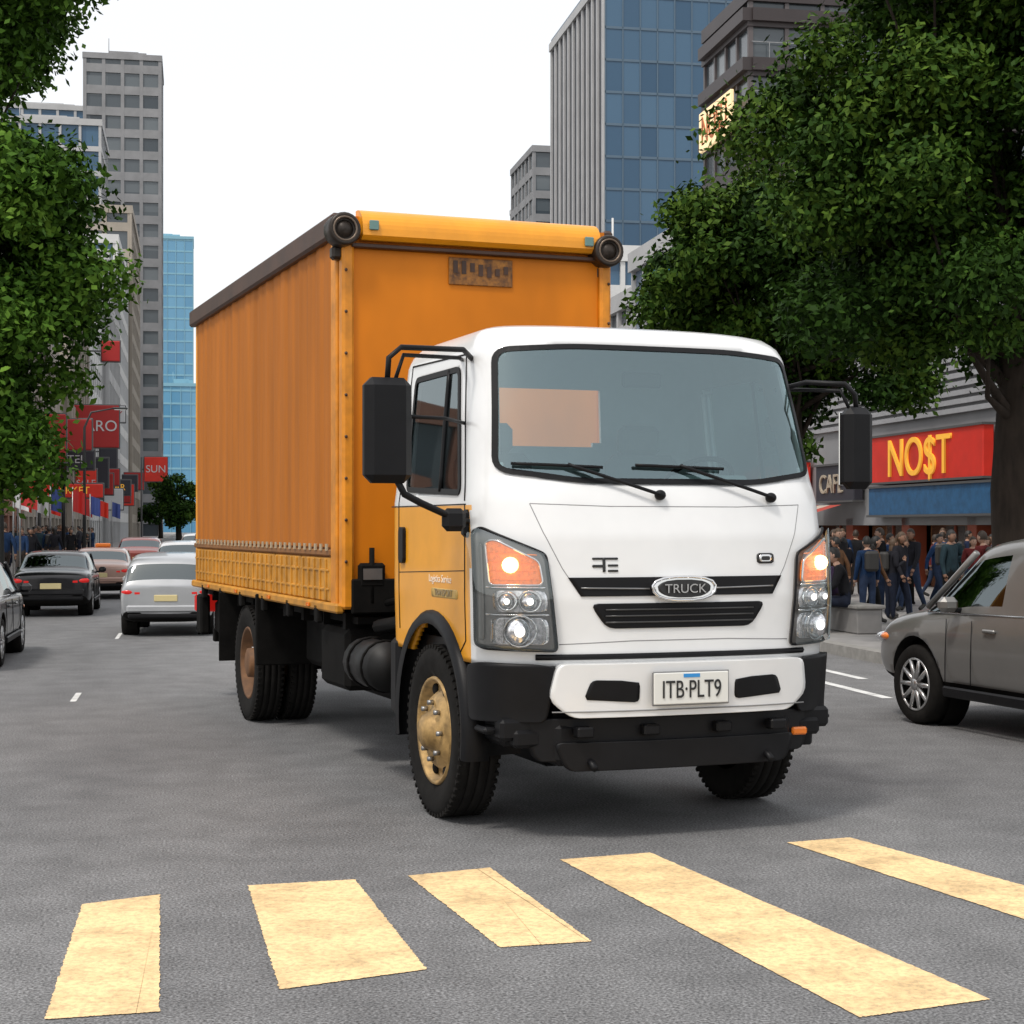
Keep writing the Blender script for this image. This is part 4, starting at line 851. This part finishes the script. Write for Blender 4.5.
def J_stand(walk=0.,arm=0.,lean=0.):
    J={'pel':(0,0,.93),'spi':(0,lean*.3,1.12),'che':(0,lean*.8,1.36),'nec':(0,lean,1.47),'hb':(0,lean+.015,1.54)}
    for s,q in(('L',-1),('R',1)):
        w=walk*q
        J['sh'+s]=(q*.165,lean*.85,1.41)
        J['el'+s]=(q*.225,lean*.6-w*.5-.02,1.14)
        if arm and q==1: J['wr'+s]=(q*.16,.24,1.25); J['ha'+s]=(q*.12,.27,1.31)
        elif arm: J['wr'+s]=(q*.15,.22,1.10); J['ha'+s]=(q*.10,.28,1.12)
        else: J['wr'+s]=(q*.24,lean*.5-w*.9+.05,.90); J['ha'+s]=(q*.24,lean*.5-w*.95+.07,.83)
        J['hi'+s]=(q*.09,0,.88); J['kn'+s]=(q*.10,w*.55+abs(w)*.15,.49); J['an'+s]=(q*.105,w-(.06 if w<0 else 0),.08+(.06 if w<-.05 else 0)); J['to'+s]=(q*.115,w+.14,.04)
    return J
def J_sit(lean=.12,armf=0):
    J={'pel':(0,0,.50),'spi':(0,lean*.3,.70),'che':(0,lean,.93),'nec':(0,lean*1.3,1.04),'hb':(0,lean*1.4+.02,1.11)}
    for s,q in(('L',-1),('R',1)):
        J['sh'+s]=(q*.165,lean,.98); J['el'+s]=(q*.23,lean+.08,.72); J['wr'+s]=(q*.13,lean+.30,.66+armf*.25*(q>0)); J['ha'+s]=(q*.09,lean+.37,.66+armf*.32*(q>0))
        J['hi'+s]=(q*.09,.02,.48); J['kn'+s]=(q*.13,.44,.50); J['an'+s]=(q*.12,.42,.08); J['to'+s]=(q*.14,.56,.04)
    return J
person_mesh('stand',J_stand(),False,True); person_mesh('walk',J_stand(.24)); person_mesh('walk2',J_stand(-.17,0,.02),True); person_mesh('phone',J_stand(0,1)); person_mesh('phone2',J_stand(0,1,.04),True,True); person_mesh('sit',J_sit()); person_mesh('sit2',J_sit(.2,1),True); person_mesh('sit3',J_sit(.28,.4))
SK=[mat('skin_%d'%i,c,.55) for i,c in enumerate([(.36,.20,.13),(.26,.14,.09),(.40,.24,.17)])]
CL=[mat('cloth_%d'%i,c,.85,var=.35,scale=9,spec=.2) for i,c in enumerate([(.012,.02,.05),(.012,.012,.015),(.02,.05,.13),(.13,.02,.02),(.18,.17,.15),(.04,.04,.045),(.12,.06,.03),(.02,.04,.05),(.015,.015,.02),(.05,.03,.07),(.01,.03,.08),(.01,.01,.012)])]
PT=[mat('pants_%d'%i,c,.85,var=.3,scale=9,spec=.2) for i,c in enumerate([(.012,.016,.03),(.025,.04,.08),(.01,.01,.01),(.05,.04,.035)])]
HR=[mat('hair_%d'%i,c,.6) for i,c in enumerate([(.008,.007,.006),(.03,.018,.01),(.012,.01,.008),(.07,.04,.02)])]
def person(pose,X,Y,rz,z=.13,sc=1.):
    o=bpy.data.objects.new('pedestrian',POSES[pose]); col.objects.link(o); o.location=(X,Y,z); o.rotation_euler=(0,0,rz); o.scale=(sc,sc,sc)
    ms=[random.choice(SK),random.choice(CL),random.choice(PT),SHO,random.choice(HR)]
    for i,m in enumerate(ms): o.material_slots[i].link='OBJECT'; o.material_slots[i].material=m
for aa,t0,ln in((9.75,24.0,9.0),):
    wx,wy=W(aa+.25,t0); e=empty('low_wall',(wx,wy,.13),TH); mb=MB(); mb.box((0,ln/2,.19),(.40,ln,.38),0,.02); mb.box((0,ln/2,.41),(.48,ln+.1,.06),1,.015); mb.obj('stone',[CONC,KERB],e)
    k=int(ln/.62)
    for i in range(k):
        if random.random()<.12: continue
        away=random.random()<.25
        X,Y=W(aa+(.05 if not away else .45),t0+.4+i*.62+random.uniform(-.1,.1)); person(random.choice(['sit','sit2','sit3']),X,Y,TH+(math.pi/2 if not away else -math.pi/2)+random.uniform(-.5,.5),.13,random.uniform(.93,1.02))
for i in range(80):
    a=random.uniform(10.6,18.5); t=random.uniform(25.5,39); X,Y=W(a,t); person(random.choice(['stand','walk','walk2','phone','phone2']),X,Y,random.uniform(0,6.28),.13,random.uniform(.80,.92))
for i in range(6):
    a=random.uniform(9.0,9.4); t=28+i*1.7; X,Y=W(a,t); person(random.choice(['stand','walk','phone','walk2']),X,Y,random.uniform(0,6.28),.13,random.uniform(.86,.93))
for i in range(55):
    a=random.uniform(-8.2,-4.7); t=random.uniform(46,95); X,Y=W(a,t); person(random.choice(['stand','walk','walk2','phone']),X,Y,random.uniform(0,6.28),.13,random.uniform(.9,1.0))
# ================================================================= LIGHT / WORLD / CAMERA
w=bpy.data.worlds.new('World'); S.world=w; w.use_nodes=True; N=w.node_tree.nodes; L=w.node_tree.links; N.clear()
o=N.new('ShaderNodeOutputWorld'); sk=N.new('ShaderNodeTexSky'); sk.sky_type='NISHITA'; sk.sun_disc=False; sk.sun_elevation=math.radians(58); sk.sun_rotation=math.radians(214); sk.dust_density=3
b1=N.new('ShaderNodeBackground'); b1.inputs[1].default_value=.05; L.new(sk.outputs[0],b1.inputs[0])
b2=N.new('ShaderNodeBackground'); tc=N.new('ShaderNodeTexCoord'); no=N.new('ShaderNodeTexNoise'); no.inputs['Scale'].default_value=1.6; no.inputs['Detail'].default_value=3; L.new(tc.outputs['Generated'],no.inputs['Vector'])
rp=N.new('ShaderNodeValToRGB'); rp.color_ramp.elements[0].color=(.95,.94,.92,1); rp.color_ramp.elements[1].color=(1,.99,.97,1); L.new(no.outputs[0],rp.inputs[0]); L.new(rp.outputs[0],b2.inputs[0]); b2.inputs[1].default_value=.93
ad=N.new('ShaderNodeAddShader'); L.new(b1.outputs[0],ad.inputs[0]); L.new(b2.outputs[0],ad.inputs[1]); L.new(ad.outputs[0],o.inputs[0])
sun=bpy.data.lights.new('sun','SUN'); sun.energy=2.1; sun.angle=math.radians(10); sun.color=(1,.955,.89); so=bpy.data.objects.new('sun',sun); col.objects.link(so)
el=math.radians(58); az=math.radians(214); d=Vector((math.sin(az)*math.cos(el),math.cos(az)*math.cos(el),math.sin(el))); so.rotation_euler=d.to_track_quat('Z','Y').to_euler()
cam=bpy.data.cameras.new('camera'); co=bpy.data.objects.new('camera',cam); col.objects.link(co); co.location=(0,0,1.75); co.rotation_euler=(math.radians(90),0,0)
cam.lens=59.3; cam.sensor_width=36; cam.shift_y=.0146; cam.clip_end=5000; cam.clip_start=.1; S.camera=co
S.view_settings.view_transform='Standard'; S.view_settings.look='None'; S.view_settings.exposure=0
